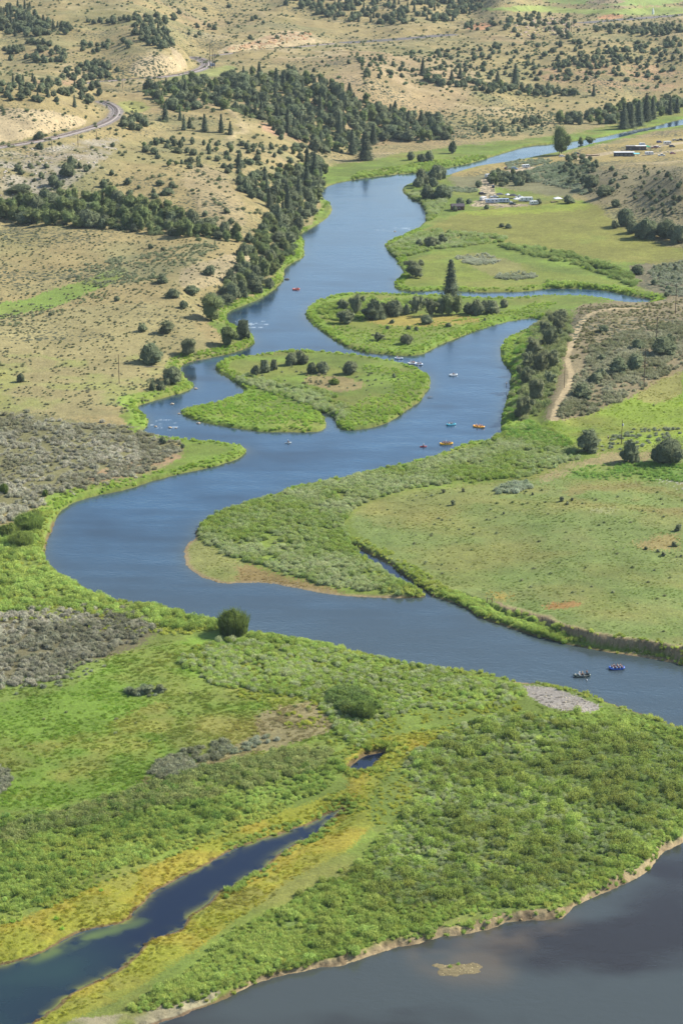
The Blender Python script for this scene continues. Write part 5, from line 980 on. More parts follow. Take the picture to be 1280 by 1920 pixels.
crew(a, [(-1.45, .0, -pi / 2, NAV, (60,60,80), HD, 'guide in navy seated at the stern'), (-.75, .72, -pi / 2, WHI, (150,40,40), HB, 'person in white shirt and red vest, far side second'), (-.6, -.72, -pi / 2, (150,50,50), (140,36,40), HD, 'person with dark hair and red vest, near side second'), (.2, .72, -pi / 2, NAV, (150,40,40), HB, 'person in navy shirt and red vest, far side third'), (.3, -.72, -pi / 2, (90,60,110), (140,36,40), HW, 'person in sun hat and red vest, near side third'), (1.1, .6, -pi / 2, WHI, (190,70,70), HB, 'person in pink vest at the front far side'), (1.2, -.6, -pi / 2, BLU, (150,40,40), HD, 'person in blue shirt and red vest at the front near side')], 'of the blue raft')
a = raft(836, 833, R(10), 5.3, 2.1, (250,190,36), (236,170,60), 'long yellow paddle raft carrying seven people beside the near shore', False, 3, (240,190,70))
crew(a, [(-1.5, 0, -pi / 2, NAV, (60,50,60), HD, 'guide in navy at the stern'), (-.8, .72, -pi / 2, RED, (120,60,60), HB, 'person in red shirt, far side second'), (-.7, -.72, -pi / 2, NAV, (90,50,70), HD, 'person in dark vest, near side second'), (.1, .72, -pi / 2, WHI, (200,190,200), HW, 'person in pale vest and hat amidships'), (.2, -.72, -pi / 2, (120,60,90), (90,50,80), HD, 'person in purple top, near side middle'), (1.1, .65, -pi / 2, (60,50,60), (70,50,50), HD, 'person in black at the front far side'), (1.2, -.62, -pi / 2, ORA, (210,110,60), HB, 'person in orange vest at the front near side')], 'of the long yellow raft')
a = raft(897, 801, R(-28), 5.0, 2.1, (244,172,52), (220,150,60), 'shorter orange yellow raft turned towards the viewer in midstream', False, 3, (246,190,90))
crew(a, [(-1.2, .3, -pi / 2, WHI, (236,150,60), HB, 'person in white shirt and orange vest at the back'), (-.4, -.7, -pi / 2, ORA, (236,130,60), HD, 'person in orange on the near side'), (.0, .7, -pi / 2, (150,80,60), (230,140,60), HB, 'person in brown shirt and orange vest on the far side'), (1.1, .3, -pi / 2, NAV, (230,130,60), HD, 'person in navy and orange vest at the front')], 'of the shorter orange raft')
a = raft(845, 797, R(15), 4.0, 1.8, (90,190,206), (120,190,200), 'turquoise rowing raft with long oars above the yellow raft', True, 2, (150,214,220))
crew(a, [(.0, .0, -pi / 2, (120,110,130), (90,90,110), HB, 'rower in grey between the oars'), (-.9, .3, -pi / 2, NAV, (60,60,90), HD, 'passenger in navy behind the rower')], 'of the turquoise raft')
def kayak(px, py, rz, c, label, L_=2.8):
    p = flat(px, py, 0); r = empty('kayak', (float(p[0]), float(p[1]), 0), rz); m_ = colour('kayak_%d_%d_%d' % c, c, .35); pr = [(-.5, .05), (-.42, .2), (-.2, .32), (.0, .36), (.2, .32), (.42, .2), (.5, .05)]
    link('hull', MB().tube([(x_ * L_, 0, .14 + abs(x_) ** 3 * 1.2) for x_, w_ in pr], [max(w_ * .8, .03) for x_, w_ in pr], 10).mesh('kayak_hull', m_, True), r)
    link('cockpit_rim', MB().tube([(cos(k) * .42, sin(k) * .24, .42) for k in np.linspace(0, 2 * pi, 12, endpoint=False)], .03, 6, True).mesh('cockpit_rim', BLK), r)
    pd = link('paddle', MB().tube([(.35, -1.0, .62), (.35, 0, .86), (.35, 1.0, 1.0)], .018, 6).mesh('paddle_shaft', WOOD), r)
    for s_ in (-1, 1): link('paddle_blade', MB().tube([(.35, s_ * 1.0, .82 + s_ * .19), (.35, s_ * 1.18, .82 + s_ * .22), (.35, s_ * 1.38, .82 + s_ * .24)], [.04, .1, .06], 6).mesh('paddle_blade', WHT), pd)
    tag(r, label, 'kayak'); return r
k_ = kayak(793, 838, R(8), (214,70,64), 'small red inflatable kayak left of the long yellow raft'); person(k_.location + Vector((0, 0, .42)), R(8) - pi / 2, 'sit', 'paddler in pink vest sitting in the small red kayak', (220,120,120), (220,90,90))
k_ = kayak(540, 831, R(20), (214,214,206), 'small pale kayak alone under the lower island'); person(k_.location + Vector((0, 0, .42)), R(20) - pi / 2, 'sit', 'paddler in dark vest sitting in the pale kayak', (70,80,90), (60,60,70))
def skiff(px, py, rz, c, label, seats, who): crew(raft(px, py, rz, 3.9, 1.8, c, (140,150,150), label, True, 2, (200,206,206)), seats, who)
skiff(849, 704, R(20), (226,228,226), 'small white raft alone in the middle channel', [(0, 0, -pi / 2, (60,56,60), (50,50,56), HD, 'rower in black')], 'of the lone white raft')
skiff(747, 673, R(-10), (190,200,214), 'white raft close under the dark bank of the upper island', [(-.6, 0, -pi / 2, WHI, None, HW, 'person in white with sun hat')], 'of the raft under the island bank')
skiff(772, 682, R(10), (236,232,230), 'left white raft of the two drifting side by side', [(-.7, .2, -pi / 2, WHI, None, HW, 'person in white at the stern'), (.3, .3, -pi / 2, ORA, RED, HB, 'person in orange amidships'), (.8, -.3, -pi / 2, RED, RED, HB, 'person in red near the bow')], 'of the left one of the two paired rafts')
skiff(784, 684, R(-20), (214,222,236), 'right white raft of the two drifting side by side', [(-.3, 0, -pi / 2, NAV, NAV, HD, 'rower in navy'), (.8, .2, -pi / 2, (120,150,190), None, HW, 'person in light blue')], 'of the right one of the two paired rafts')
a = raft(555, 543, R(8), 3.9, 2.0, (232,96,70), (200,90,70), 'small coral red raft in the upper reach', True, 2, (240,140,110)); crew(a, [(0, 0, -pi / 2, RED, (210,80,60), HD, 'rower in red'), (.9, .3, -pi / 2, (60,50,60), RED, HD, 'passenger in dark shirt')], 'of the coral red raft')
q = P3(1116, 269); a = raft(1116, 269, R(5), 4.4, 2.1, (236,150,70), (200,130,80), 'orange raft moored at the far landing', False, 3, (240,180,120))
for (x_, y_, lab, top, head, rz) in [(921, 824, 'angler in dark waders standing in the shallows right of the orange raft', (220,222,224), HW, 1.2), (949, 722, 'angler in a white shirt standing in the water below the olive willows', (226,220,214), HB, 1.4), (798, 412, 'angler in white standing at the edge of the upper meadow', (232,232,228), HW, 1.0)]:
    p = flat(x_, y_, 0); person((float(p[0]), float(p[1]), -.35), rz, 'wade', lab, top, legs=(60,66,60), head=head)
q = P3(1139, 824); person(q - Vector((0, 0, .02)), .4, 'stand', 'person in a white top standing in the field near the utility pole', (230,230,226), legs=(50,54,60), head=HD)

# ------------------------------------------------------------------ rocks, driftwood
ROCK = plain('river_rock', (188,170,146), .9, var=.2, scale=2)
for i, (x_, y_, r_, lab) in enumerate([(323, 758, .9, 'tan boulder alone in the left channel'), (319, 802, .7, 'low rock in the riffle under the left bank'), (292, 800, .6, 'pale rock at the foot of the left bank'), (372, 794, .8, 'pinkish rock off the left tip of the lower island'), (336, 776, .6, 'small stone just off the island tip'), (538, 524, 1.3, 'dark rock at the wooded bank left of the coral raft'), (330, 803, .5, 'small wet rock beside the riffle'), (367, 729, .8, 'rock at the green point of the left bank'), (740, 434, .6, 'rock breaking the surface at the right of the upper reach')]):
    p = flat(x_, y_, 0); o = link('river_rock', MB().blob((0, 0, 0), (r_, r_ * .75, r_ * .5), i, .2, 3).mesh('river_rock', ROCK if i != 5 else plain('dark_rock', (84,80,76), .9), False)); o.location = (float(p[0]), float(p[1]), .06); tag(o, lab, 'rock')
def stick(px, py, pts, rad, name, label, cat, mat=None):
    q = P3(px, py); q.z = max(q.z, 0); o = link(name, MB().tube(pts, rad, 7).mesh(name, mat or plain('dead_wood', (150,138,122), .9, var=.3))); o.location = q; return tag(o, label, cat)
stick(951, 752, [(0, 0, -.3), (-.2, .1, 1.2), (-.5, .1, 2.8), (-.7, 0, 3.9)], [.16, .13, .09, .04], 'dead_snag', 'dark leaning dead snag in the water under the willows', 'snag', plain('dark_wood', (60,52,48), .9))
stick(805, 746, [(-1, 0, .2), (.2, .2, .35), (1.4, .3, .3)], [.12, .14, .06], 'driftwood_log', 'pale driftwood log at the right shore of the lower island', 'log'); stick(250, 803, [(-2, 0, .3), (0, .4, .3), (2.4, .9, .4)], [.16, .14, .06], 'driftwood_log', 'white dead log lying on the left bank point', 'log')
stick(285, 690, [(-4, 0, .4), (0, .4, .5), (6, .3, .3)], [.2, .16, .08], 'driftwood_log', 'long pale fallen log right of the big left bank juniper', 'log'); stick(125, 1543, [(0, 0, 0), (.1, 0, .9), (.15, .1, 1.6)], [.09, .08, .05], 'dead_stump', 'pale broken stump among the near left willows', 'stump')
for x_, y_ in ((589, 668), (558, 703)): stick(x_, y_ + 26, [(0, 0, 0), (.1, 0, 1.5), (.0, .1, 3)], [.07, .05, .02], 'dead_sapling', 'thin dead sapling by the junipers of the lower island, %s' % ('right one' if x_ > 570 else 'left one'), 'stem')

# ------------------------------------------------------------------ poles and fences
POLEW = plain('pole_wood', (84,66,52), .9, var=.25)
def pole(px, py, hpx, label, arm=True, transformer=False, rad=.17, group=None, name='utility_pole', cat='pole'):
    p = P3(px, py); h = hpx * mpp(p) * 1.03; r = empty(name, p - Vector((0, 0, .3)), R(25)); link('post', MB().tube([(0, 0, 0), (0, 0, h * .5), (0, 0, h + .3)], [rad, rad * .85, rad * .65], 10).mesh('post', POLEW), r)
    if arm:
        c_ = link('crossarm', MB().box(-1.2, 1.2, -.3, -.16, h - .35, h - .18, .02).mesh('crossarm', POLEW), r)
        for x_ in (-1.1, 0.35, 1.1): link('insulator', MB().tube([(x_, -.23, h - .18), (x_, -.23, h - .08), (x_, -.23, h + .04)], [.03, .07, .04], 8).mesh('insulator', plain('porcelain', (200,196,186), .3)), c_)
    if transformer: link('transformer', MB().tube([(.42, 0, h - 2.0), (.42, 0, h - 1.95), (.42, 0, h - 1.15), (.42, 0, h - 1.08)], [.2, .3, .3, .18], 12).mesh('transformer', plain('transformer_grey', (206,208,206), .5)), r)
    tag(r, label, cat, group); return r
pole(1206, 728, 74, 'tall utility pole at the corner of the sagebrush and the green field'); pole(1164, 832, 44, 'utility pole with a grey transformer behind the juniper', False, True); pole(1229, 652, 58, 'thin utility pole with a crossarm behind the widest juniper'); pole(1265, 588, 56, 'utility pole at the right edge by the pond end'); pole(224, 719, 54, 'utility pole standing on the left flat', False)
pole(1057, 727, 46, 'pole beside the lower end of the dirt track', False, rad=.12)
for x_, y_, h_, l_ in [(98, 279, 15, 'first leaning telegraph pole below the railway, farthest left'), (147, 275, 22, 'tallest telegraph pole below the railway'), (182, 263, 16, 'telegraph pole below the railway in the grass slope'), (207, 251, 12, 'telegraph pole nearest the railway curve')]: pole(x_, y_, h_, l_, False, rad=.2)
pole(290, 155, 16, 'lone pole by the middle stretch of railway', False, rad=.2); pole(230, 166, 16, 'pole left of the middle stretch of railway', False, rad=.2); pole(1070, 60, 18, 'pole on the far knoll', False, rad=.25)
for x_, h_, l_ in [(394, 44, 'left mast'), (403, 26, 'middle mast'), (399, 34, 'inner mast')]: pole(x_, 128, h_, 'tall ' + l_ + ' of the cluster at the railway bend', True, False, .22, name='signal_mast', cat='mast')
p = P3(399, 124); g = empty('relay_hut', p, .2); link('wall', MB().box(-2, 2, -1.3, 1.3, -.2, 2.4, .03).mesh('hut_wall', plain('hut_blue_grey', (150,164,184), .6)), g); link('roof', MB().box(-2.2, 2.2, -1.5, 1.5, 2.4, 2.55, .03).mesh('hut_roof', GREY), g); link('door', MB().box(-.45, .45, -1.36, -1.3, -.1, 1.95).mesh('hut_door', plain('hut_door', (96,104,118), .6)), g); tag(g, 'small blue grey relay hut at the foot of the masts', 'hut')
p = P3(917, 1130); g = empty('fence_brace', p, R(-15)); [link('post', MB().tube([(x_, 0, -.2), (x_, 0, 1.55)], .11, 8).mesh('brace_post', POLEW), g) for x_ in (-.75, .75)]; link('rail', MB().tube([(-.75, 0, 1.2), (.75, 0, 1.2)], .08, 8).mesh('brace_rail', POLEW), g); tag(g, 'H shaped wooden fence brace on the edge of the pasture', 'fence')
for i in range(9):
    p = P3(965 + i * 17, 1147 + i * 5.2); o = link('fence_post', MB().tube([(0, 0, -.2), (0, 0, 1.1)], .07, 7).mesh('fence_post', POLEW)); o.location = p; o.rotation_euler = (R(4 * sin(i * 2)), R(5 * cos(i * 3)), 0); tag(o, 'short fence post in the line along the pasture edge above the cut bank', 'post', 'fence posts along the pasture edge')

# ------------------------------------------------------------------ railway track, laid on the beds
RAILM = plain('rail_steel', (120,100,86), .5, .4); TIE = plain('sleeper_wood', (88,78,70), .9, var=.3); BALL = plain('ballast_stone', (140,130,122), .95, var=.2, scale=1.5)
def track(key, label, shift=0.0, twin=False):
    Q = LINES[key]; seg = np.hypot(np.diff(Q[:, 0]), np.diff(Q[:, 1])); s_ = np.concatenate([[0], np.cumsum(seg)]); n_ = int(s_[-1] / 2.5); t = np.linspace(0, s_[-1], n_)
    x_, y_ = np.interp(t, s_, Q[:, 0]), np.interp(t, s_, Q[:, 1]); k = np.ones(5) / 5; xs = np.convolve(np.pad(x_, 2, 'edge'), k, 'valid'); ys_ = np.convolve(np.pad(y_, 2, 'edge'), k, 'valid')
    d = np.stack([np.gradient(xs), np.gradient(ys_)], 1); d /= np.linalg.norm(d, axis=1, keepdims=True); nrm = np.stack([-d[:, 1], d[:, 0]], 1); xs = xs + nrm[:, 0] * shift; ys_ = ys_ + nrm[:, 1] * shift
    o0 = (float(xs[n_ // 2]), float(ys_[n_ // 2]), 0); z = gh(xs, ys_).max() * 0 + gh(xs, ys_); r = empty('railway_track', o0)
    def strip(prof, nm, mat):
        V_ = np.stack([np.stack([xs + nrm[:, 0] * a - o0[0], ys_ + nrm[:, 1] * a - o0[1], z + b], 1) for a, b in prof], 1).reshape(-1, 3); m_ = len(prof); i = np.arange(n_ * m_).reshape(n_, m_); F_ = np.stack([i[:-1, :-1], i[1:, :-1], i[1:, 1:], i[:-1, 1:]], -1).reshape(-1, 4); link(nm, mesh_np(nm, V_, F_[:, ::-1], [mat]), r)
    strip([(-3.2, -.4), (-1.9, .42), (1.9, .42), (3.2, -.4)], 'ballast_bed', BALL)
    for a in (-.72, .72): strip([(a - .07, .44), (a - .06, .66), (a + .06, .66), (a + .07, .44)], 'rail', RAILM)
    dd = np.arange(0, n_, 1); T = MB()
    for j in dd[::1]:
        ang = math.atan2(nrm[j, 1], nrm[j, 0]); T.box(-1.3, 1.3, -.35, .35, .40, .50, 0, Matrix.Translation((xs[j] - o0[0], ys_[j] - o0[1], z[j])) @ Matrix.Rotation(ang, 4, 'Z'))
    link('sleepers', T.mesh('sleepers', TIE), r)['kind'] = 'stuff'; tag(r, label, 'railway')
track('rail1', 'railway track curving round the hill on the upper left'); track('rail2', 'railway track with an S bend at the foot of the masts'); track('rail3', 'railway track running under the long pale rock cut')

# ------------------------------------------------------------------ camp: vehicles, trailers, shelters, cabin
GLASS = plain('dark_glass', (40,50,62), .12); RIM = plain('wheel_rim', (170,172,176), .35, .7); LAMP = plain('lamp_lens', (236,232,214), .15); REDL = plain('tail_lens', (170,30,26), .2)
def wheels(r, xs_, hw, rad=.36):
    for x_ in xs_:
        for s_ in (-1, 1):
            w = link('wheel', MB().tube([(x_, s_ * (hw - .22), rad), (x_, s_ * (hw - .2), rad), (x_, s_ * (hw - .02), rad), (x_, s_ * hw, rad)], [rad * .9, rad, rad, rad * .9], 14).mesh('tyre', BLK), r); link('rim', MB().tube([(x_, s_ * (hw - .02), rad), (x_, s_ * (hw + .02), rad)], [rad * .6, rad * .5], 12).mesh('rim', RIM), w)
VPROF = {'car': ([(-2.2, .3), (2.2, .3), (2.25, .75), (1.2, .95), (-2.15, .98), (-2.25, .6)], [(-1.9, .96), (.95, .93), (.35, 1.45), (-1.35, 1.47)], 4.5),
         'suv': ([(-2.3, .35), (2.3, .35), (2.35, .95), (1.3, 1.1), (-2.3, 1.12), (-2.35, .6)], [(-2.25, 1.1), (1.2, 1.08), (.7, 1.74), (-2.05, 1.78)], 4.7),
         'pickup': ([(-2.7, .4), (2.7, .4), (2.75, .95), (1.6, 1.12), (-2.7, 1.12)], [(-.6, 1.1), (1.45, 1.1), (.85, 1.8), (-.45, 1.82)], 5.5),
         'van': ([(-2.9, .35), (2.7, .35), (2.75, .95), (2.0, 1.3), (-2.9, 1.35)], [(-2.88, 1.33), (1.95, 1.28), (1.3, 2.45), (-2.8, 2.55)], 5.7)}
def loft(prof, w0, w1, name, mat, r, parent=None):
    """side profile (x, z); lower half at half width w0, upper at w1"""
    zs = [z for _, z in prof]; lo, hi = min(zs), max(zs); mb = MB(); A_ = []; B_ = []
    for x_, z in prof:
        w = w0 + (w1 - w0) * ((z - lo) / (hi - lo)); A_.append(mb.b.verts.new((x_, -w, z))); B_.append(mb.b.verts.new((x_, w, z)))
    n_ = len(prof); [mb.b.faces.new((A_[i], A_[(i + 1) % n_], B_[(i + 1) % n_], B_[i])) for i in range(n_)]; mb.b.faces.new(A_[::-1]); mb.b.faces.new(B_)
    bmesh.ops.bevel(mb.b, geom=list(mb.b.edges), offset=.06, segments=2, affect='EDGES'); return link(name, mb.mesh(name, mat, False), r)
def vehicle(kind, px, py, rz, c, label, cat=None):
    bp_, cp, L_ = VPROF[kind]; p = P3(px, py); r = empty({'suv': 'parked_suv', 'pickup': 'pickup_truck', 'van': 'camper_van', 'car': 'parked_car'}[kind], p, rz); m_ = colour('paint_%d_%d_%d' % c, c, .3, spec=.6, var=.04)
    hw = .92 if kind != 'van' else 1.0; loft(bp_, hw, hw - .05, 'body', m_, r); cab = loft(cp, hw - .06, hw - .22, 'cabin', GLASS if kind != 'van' else m_, r)
    x0, x1 = cp[3][0], cp[2][0]; z1 = cp[2][1]; link('roof', MB().box(x0 + .03, x1 + .02, -hw + .2, hw - .2, z1 - .02, z1 + .05, .02).mesh('roof', m_), r)
    if kind == 'van':
        for s_ in (-1, 1): link('window', MB().box(-1.6, .9, s_ * (hw - .14) - .03, s_ * (hw - .14) + .03, 1.7, 2.15).mesh('window', GLASS), r)
    else:
        for x_ in np.linspace(x0 + .05, x1 - .1, 3):
            for s_ in (-1, 1): link('pillar', MB().tube([(x_ * 1.12, s_ * (hw - .07), cp[0][1]), (x_, s_ * (hw - .2), z1)], .045, 6).mesh('pillar', m_), r)
    wheels(r, (-L_ * .32, L_ * .31), hw); [link('headlight', MB().box(L_ / 2 - .05, L_ / 2 + .04, s_ * .62 - .16, s_ * .62 + .16, .62, .8, .02).mesh('headlight', LAMP), r) for s_ in (-1, 1)]; [link('tail_light', MB().box(-L_ / 2 - .06, -L_ / 2 + .03, s_ * .68 - .1, s_ * .68 + .1, .7, .92, .02).mesh('tail_light', REDL), r) for s_ in (-1, 1)]
    return tag(r, label, cat or {'suv': 'car', 'pickup': 'pickup truck', 'van': 'van', 'car': 'car'}[kind])
def trailer(px, py, rz, L_, c, stripe, label, H_=2.5):
    p = P3(px, py); r = empty('camping_trailer', p, rz); loft([(-L_ / 2, .5), (L_ / 2 - .3, .5), (L_ / 2, 1.2), (L_ / 2 - .35, .5 + H_), (-L_ / 2, .5 + H_)], 1.2, 1.18, 'body', colour('trailer_%d_%d_%d' % c, c, .45, var=.04), r)
    link('stripe', MB().box(-L_ / 2 + .1, L_ / 2 - .4, -1.225, -1.19, .9, 1.15).mesh('stripe', colour('stripe_%d' % stripe[0], stripe)), r)
    for x_ in (-L_ * .3, L_ * .02, L_ * .28): w = link('window', MB().box(x_ - .5, x_ + .5, -1.24, -1.18, 1.6, 2.2).mesh('window_frame', GREY), r); link('pane', MB().box(x_ - .44, x_ + .44, -1.255, -1.235, 1.66, 2.14).mesh('pane', GLASS), w)
    d = link('door', MB().box(L_ * .12, L_ * .12 + .7, -1.235, -1.18, .65, 2.5).mesh('trailer_door', WHT), r); link('handle', MB().box(L_ * .12 + .58, L_ * .12 + .64, -1.27, -1.23, 1.4, 1.55).mesh('handle', BLK), d)
    link('roof_vent', MB().box(-.3, .3, -.3, .3, .5 + H_, .72 + H_, .04).mesh('roof_vent', WHT), r); link('hitch', MB().tube([(L_ / 2 - .2, .4, .5), (L_ / 2 + 1.1, 0, .5), (L_ / 2 - .2, -.4, .5)], .05, 6).mesh('hitch', BLK), r); wheels(r, (-.5, .45), 1.2, .34); return tag(r, label, 'trailer')
def canopy(px, py, rz, w, c, label, h=2.3):
    p = P3(px, py); r = empty('canopy_shelter', p, rz); [link('leg', MB().tube([(x_ * w, y_ * w, -.1), (x_ * w, y_ * w, h)], .04, 6).mesh('leg', GREY), r) for x_ in (-1, 1) for y_ in (-1, 1)]
    mb = MB(); vs = [mb.b.verts.new((x_ * (w + .15), y_ * (w + .15), h - .1)) for x_, y_ in ((-1, -1), (1, -1), (1, 1), (-1, 1))]; lo = [mb.b.verts.new((v.co.x, v.co.y, h - .4)) for v in vs]; t = mb.b.verts.new((0, 0, h + .9)); [(mb.b.faces.new((vs[i], vs[(i + 1) % 4], t)), mb.b.faces.new((lo[i], lo[(i + 1) % 4], vs[(i + 1) % 4], vs[i]))) for i in range(4)]
    link('fabric_roof', mb.mesh('fabric_roof', colour('canvas_%d_%d' % c[:2], c, .8)), r); return tag(r, label, 'canopy')
def hut(px, py, rz, L_, W_, h, wallc, roofc, label, flat_roof=True, name='shed', cat='building', nwin=3):
    p = P3(px, py); r = empty(name, p, rz); link('wall', MB().box(-L_ / 2, L_ / 2, -W_ / 2, W_ / 2, -.6, h, .02).mesh('wall', colour('wall_%d_%d' % wallc[:2], wallc, .85)), r); rm = colour('roof_%d_%d' % roofc[:2], roofc, .6)
    if flat_roof: link('roof', MB().box(-L_ / 2 - .3, L_ / 2 + .3, -W_ / 2 - .3, W_ / 2 + .3, h, h + .22, .03).mesh('roof', rm), r)
    else: link('roof', MB().prism([(-W_ / 2 - .4, h - .12), (0, h + 1.3), (W_ / 2 + .4, h - .12), (W_ / 2 + .4, h + .02), (0, h + 1.45), (-W_ / 2 - .4, h + .02)], -L_ / 2 - .4, L_ / 2 + .4).mesh('roof', rm), r); link('gable', MB().prism([(-W_ / 2, h), (0, h + 1.25), (W_ / 2, h)], -L_ / 2 + .01, L_ / 2 - .01).mesh('gable', colour('wall_%d_%d' % wallc[:2], wallc, .85)), r)
    for i in range(nwin): x_ = -L_ / 2 + L_ * (i + .7) / (nwin + .9); w = link('window', MB().box(x_ - .5, x_ + .5, -W_ / 2 - .05, -W_ / 2 + .02, .9, 1.8).mesh('window_frame', WHT), r); link('pane', MB().box(x_ - .42, x_ + .42, -W_ / 2 - .065, -W_ / 2 - .045, .98, 1.72).mesh('pane', GLASS), w)
    d = link('door', MB().box(L_ / 2 - 1.5, L_ / 2 - .6, -W_ / 2 - .05, -W_ / 2 + .02, 0, 2.0).mesh('door', plain('door_brown', (90,66,50), .7)), r); link('handle', MB().box(L_ / 2 - .72, L_ / 2 - .66, -W_ / 2 - .1, -W_ / 2 - .05, .95, 1.1).mesh('handle', GREY), d); return tag(r, label, cat)
hut(857, 393, .15, 8, 5, 2.5, (96,58,56), (76,66,70), 'dark red cabin with grey gable roof beside the river meadow', False, 'cabin', 'cabin', 2)
trailer(985, 378, .08, 9.4, (240,240,236), (90,110,150), 'long white camping trailer at the right end of the camp'); trailer(922, 381, .12, 9.0, (190,200,214), (110,120,150), 'blue grey trailer with awning at the left end of the camp', 2.3); trailer(944, 380, .05, 7.2, (168,182,204), (220,220,220), 'second blue grey trailer in the middle of the camp', 2.2)
canopy(961, 372, .1, 2.2, (52,54,60), 'dark canopy behind the middle of the camp'); canopy(936, 370, .1, 2.0, (74,78,88), 'charcoal canopy behind the blue grey trailer'); canopy(968, 379, .3, 1.8, (232,232,228), 'white canopy between the trailers'); canopy(1045, 378, .2, 2.4, (238,238,234), 'lone white canopy on the yellow green meadow'); canopy(951, 371, .4, 1.3, (226,228,230), 'small white canopy at the back of the camp')
vehicle('suv', 924, 352, 1.5, (52,62,80), 'dark blue car parked by the bushes on the camp road'); vehicle('suv', 903, 365, .3, (66,54,46), 'brown car left of the camp road'); vehicle('car', 960, 384, .1, (60,62,66), 'dark car in front of the white canopy'); vehicle('pickup', 926, 371, .1, (224,226,228), 'white pickup behind the left trailer'); vehicle('car', 953, 380, .2, (230,230,230), 'white car in the middle of the camp')
vehicle('van', 929, 329, .9, (240,240,238), 'white camper van at the bend of the camp road'); trailer(915, 333, .7, 5.2, (226,226,220), (150,120,100), 'small white trailer left of the camper van', 2.1); vehicle('suv', 964, 318, .1, (150,180,214), 'light blue car on the upper camp road'); trailer(985, 315, .3, 5.6, (238,238,236), (120,130,140), 'white trailer at the end of the upper camp road', 2.0); vehicle('car', 950, 317, .2, (150,90,80), 'small reddish car left of the light blue one')
trailer(1000, 384, .3, 5.5, (236,236,232), (120,120,120), 'short white trailer just right of the long white one', 2.1); trailer(905, 376, .9, 5.0, (232,230,226), (140,120,110), 'small cream trailer by the camp road fork', 2.0); vehicle('pickup', 972, 371, .1, (236,236,236), 'white pickup behind the long white trailer'); trailer(1216, 291, .1, 6.5, (238,238,236), (120,130,150), 'white trailer at the lower landing right of the teal awning', 2.1); trailer(1250, 271, .2, 6.0, (236,236,230), (150,130,110), 'white trailer on the landing track beside the dark car', 2.1)
p = P3(1037, 380); g = empty('picnic_table', p, .2); link('top', MB().box(-1.4, 1.4, -.4, .4, .72, .78).mesh('top', WOOD), g); [link('bench', MB().box(-1.4, 1.4, s_ * .75 - .14, s_ * .75 + .14, .42, .47).mesh('bench', WOOD), g) for s_ in (-1, 1)]; [link('leg_frame', MB().tube([(x_, -.75, 0), (x_, -.2, .7), (x_, .2, .7), (x_, .75, 0)], .05, 6).mesh('leg_frame', WOOD), g) for x_ in (-1, 1)]; tag(g, 'wooden picnic table left of the lone white canopy', 'table')
hut(1169, 293, .04, 15, 4.5, 3.0, (86,88,92), (216,218,218), 'long low grey building with a pale flat roof at the far landing', True, 'long_shed', 'building', 4)
p = P3(1192, 294); g = empty('teal_shelter', p, .1); link('roof', MB().prism([(-1.5, 2.2), (1.5, 2.6), (1.5, 2.7), (-1.5, 2.3)], -2.2, 2.2).mesh('awning', colour('teal_canvas', (110,190,196), .8)), g); [link('leg', MB().tube([(x_, y_, -.1), (x_, y_, 2.2)], .05, 6).mesh('leg', GREY), g) for x_ in (-2, 2) for y_ in (-1.3, 1.3)]; tag(g, 'teal awning at the right end of the long grey building', 'canopy')
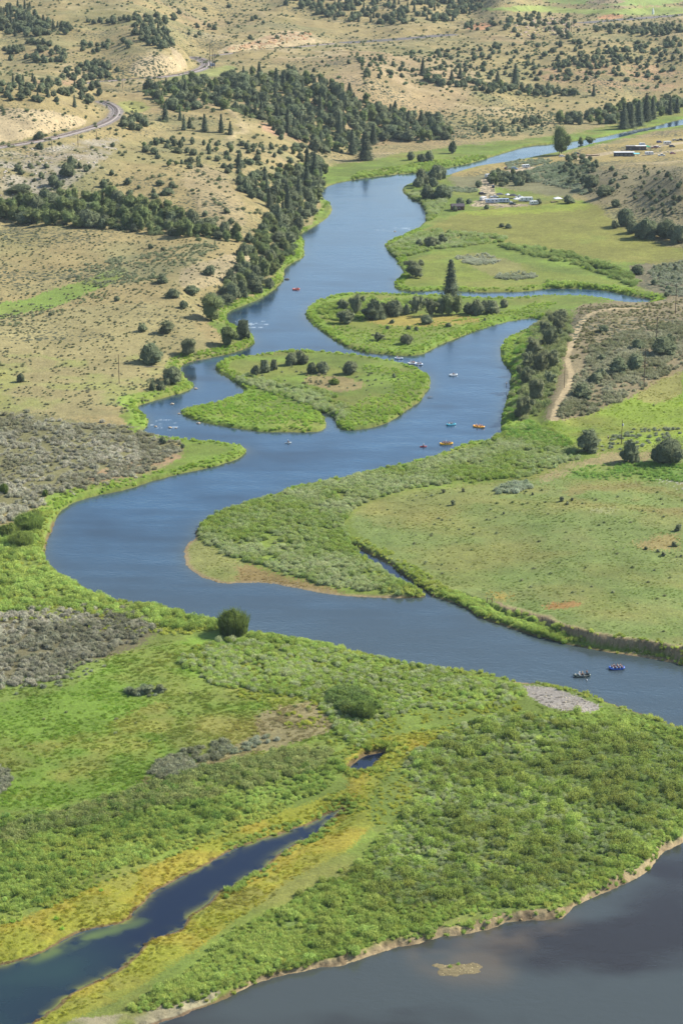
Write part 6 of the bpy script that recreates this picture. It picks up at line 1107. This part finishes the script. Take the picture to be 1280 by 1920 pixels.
p = P3(1100, 292); g = empty('log_deck', p, .1); link('deck', MB().box(-9, 9, -2.2, 2.2, .5, .7).mesh('deck', WOOD), g); [link('leg', MB().tube([(x_, y_, -.3), (x_, y_, .5)], .15, 7).mesh('leg', WOOD), g) for x_ in (-8.5, -3, 3, 8.5) for y_ in (-2, 2)]; [link('rail_post', MB().tube([(x_, -2.1, .7), (x_, -2.1, 1.7)], .09, 6).mesh('rail_post', WOOD), g) for x_ in (-8.8, -5, -1, 3, 7, 8.8)]; link('top_rail', MB().tube([(-8.8, -2.1, 1.65), (8.8, -2.1, 1.65)], .08, 6).mesh('top_rail', WOOD), g); tag(g, 'wooden launching deck with a railing at the far landing', 'deck')
hut(1183, 281, .05, 8.5, 3.5, 3.0, (92,86,84), (150,146,140), 'left one of the two dark sheds on the upper landing track', True, 'shed', 'shed', 1); hut(1200, 281, .05, 8, 3.5, 3.0, (96,84,80), (230,228,222), 'right one of the two dark sheds on the upper landing track', True, 'shed', 'shed', 1)
vehicle('van', 1204, 274, .1, (240,240,240), 'white van behind the dark sheds'); canopy(1212, 280, .2, 2.3, (60,150,110), 'green canopy right of the dark sheds'); vehicle('pickup', 1226, 278, .1, (170,120,110), 'brownish pickup on the landing track'); vehicle('suv', 1235, 268, .5, (88,84,128), 'purple blue car on the grass above the track'); vehicle('car', 1232, 277, .1, (232,230,228), 'white car next to the brownish pickup'); vehicle('suv', 1259, 276, .1, (60,62,74), 'dark car with a light trailer on the landing track'); vehicle('pickup', 1274, 264, .3, (40,56,56), 'dark green pickup at the right edge of the landing'); vehicle('car', 1264, 264, .2, (226,214,180), 'cream car left of the dark green pickup'); vehicle('pickup', 1239, 293, .1, (222,222,218), 'white pickup at the lower side of the landing'); vehicle('car', 1053, 294, .4, (240,240,240), 'small white car under the lone cottonwood'); vehicle('suv', 1081, 290, .2, (52,50,50), 'black car left of the launching deck'); vehicle('car', 1260, 289, .0, (190,120,120), 'pinkish car at the right end of the lower landing')
stick(1223, 27, [(0, 0, 0), (0, 0, 4), (0, 0, 8)], [1.6, 1.5, .4], 'water_tank', 'small white tank beside the far road', 'tank', WHT)

# ------------------------------------------------------------------ the air
mh = bpy.data.materials.new('haze'); mh.use_nodes = True; nt = mh.node_tree; nt.nodes.remove(nt.nodes['Principled BSDF'])
pv = nt.nodes.new('ShaderNodeVolumePrincipled'); pv.inputs['Color'].default_value = (.74, .86, 1, 1); pv.inputs['Density'].default_value = .000028; pv.inputs['Anisotropy'].default_value = .0
nt.links.new(pv.outputs[0], nt.nodes['Material Output'].inputs['Volume'])
hz = MB().box(-9000, 9000, -60, 15500, -4, 420).build('haze', mh); tag(hz, kind='stuff')
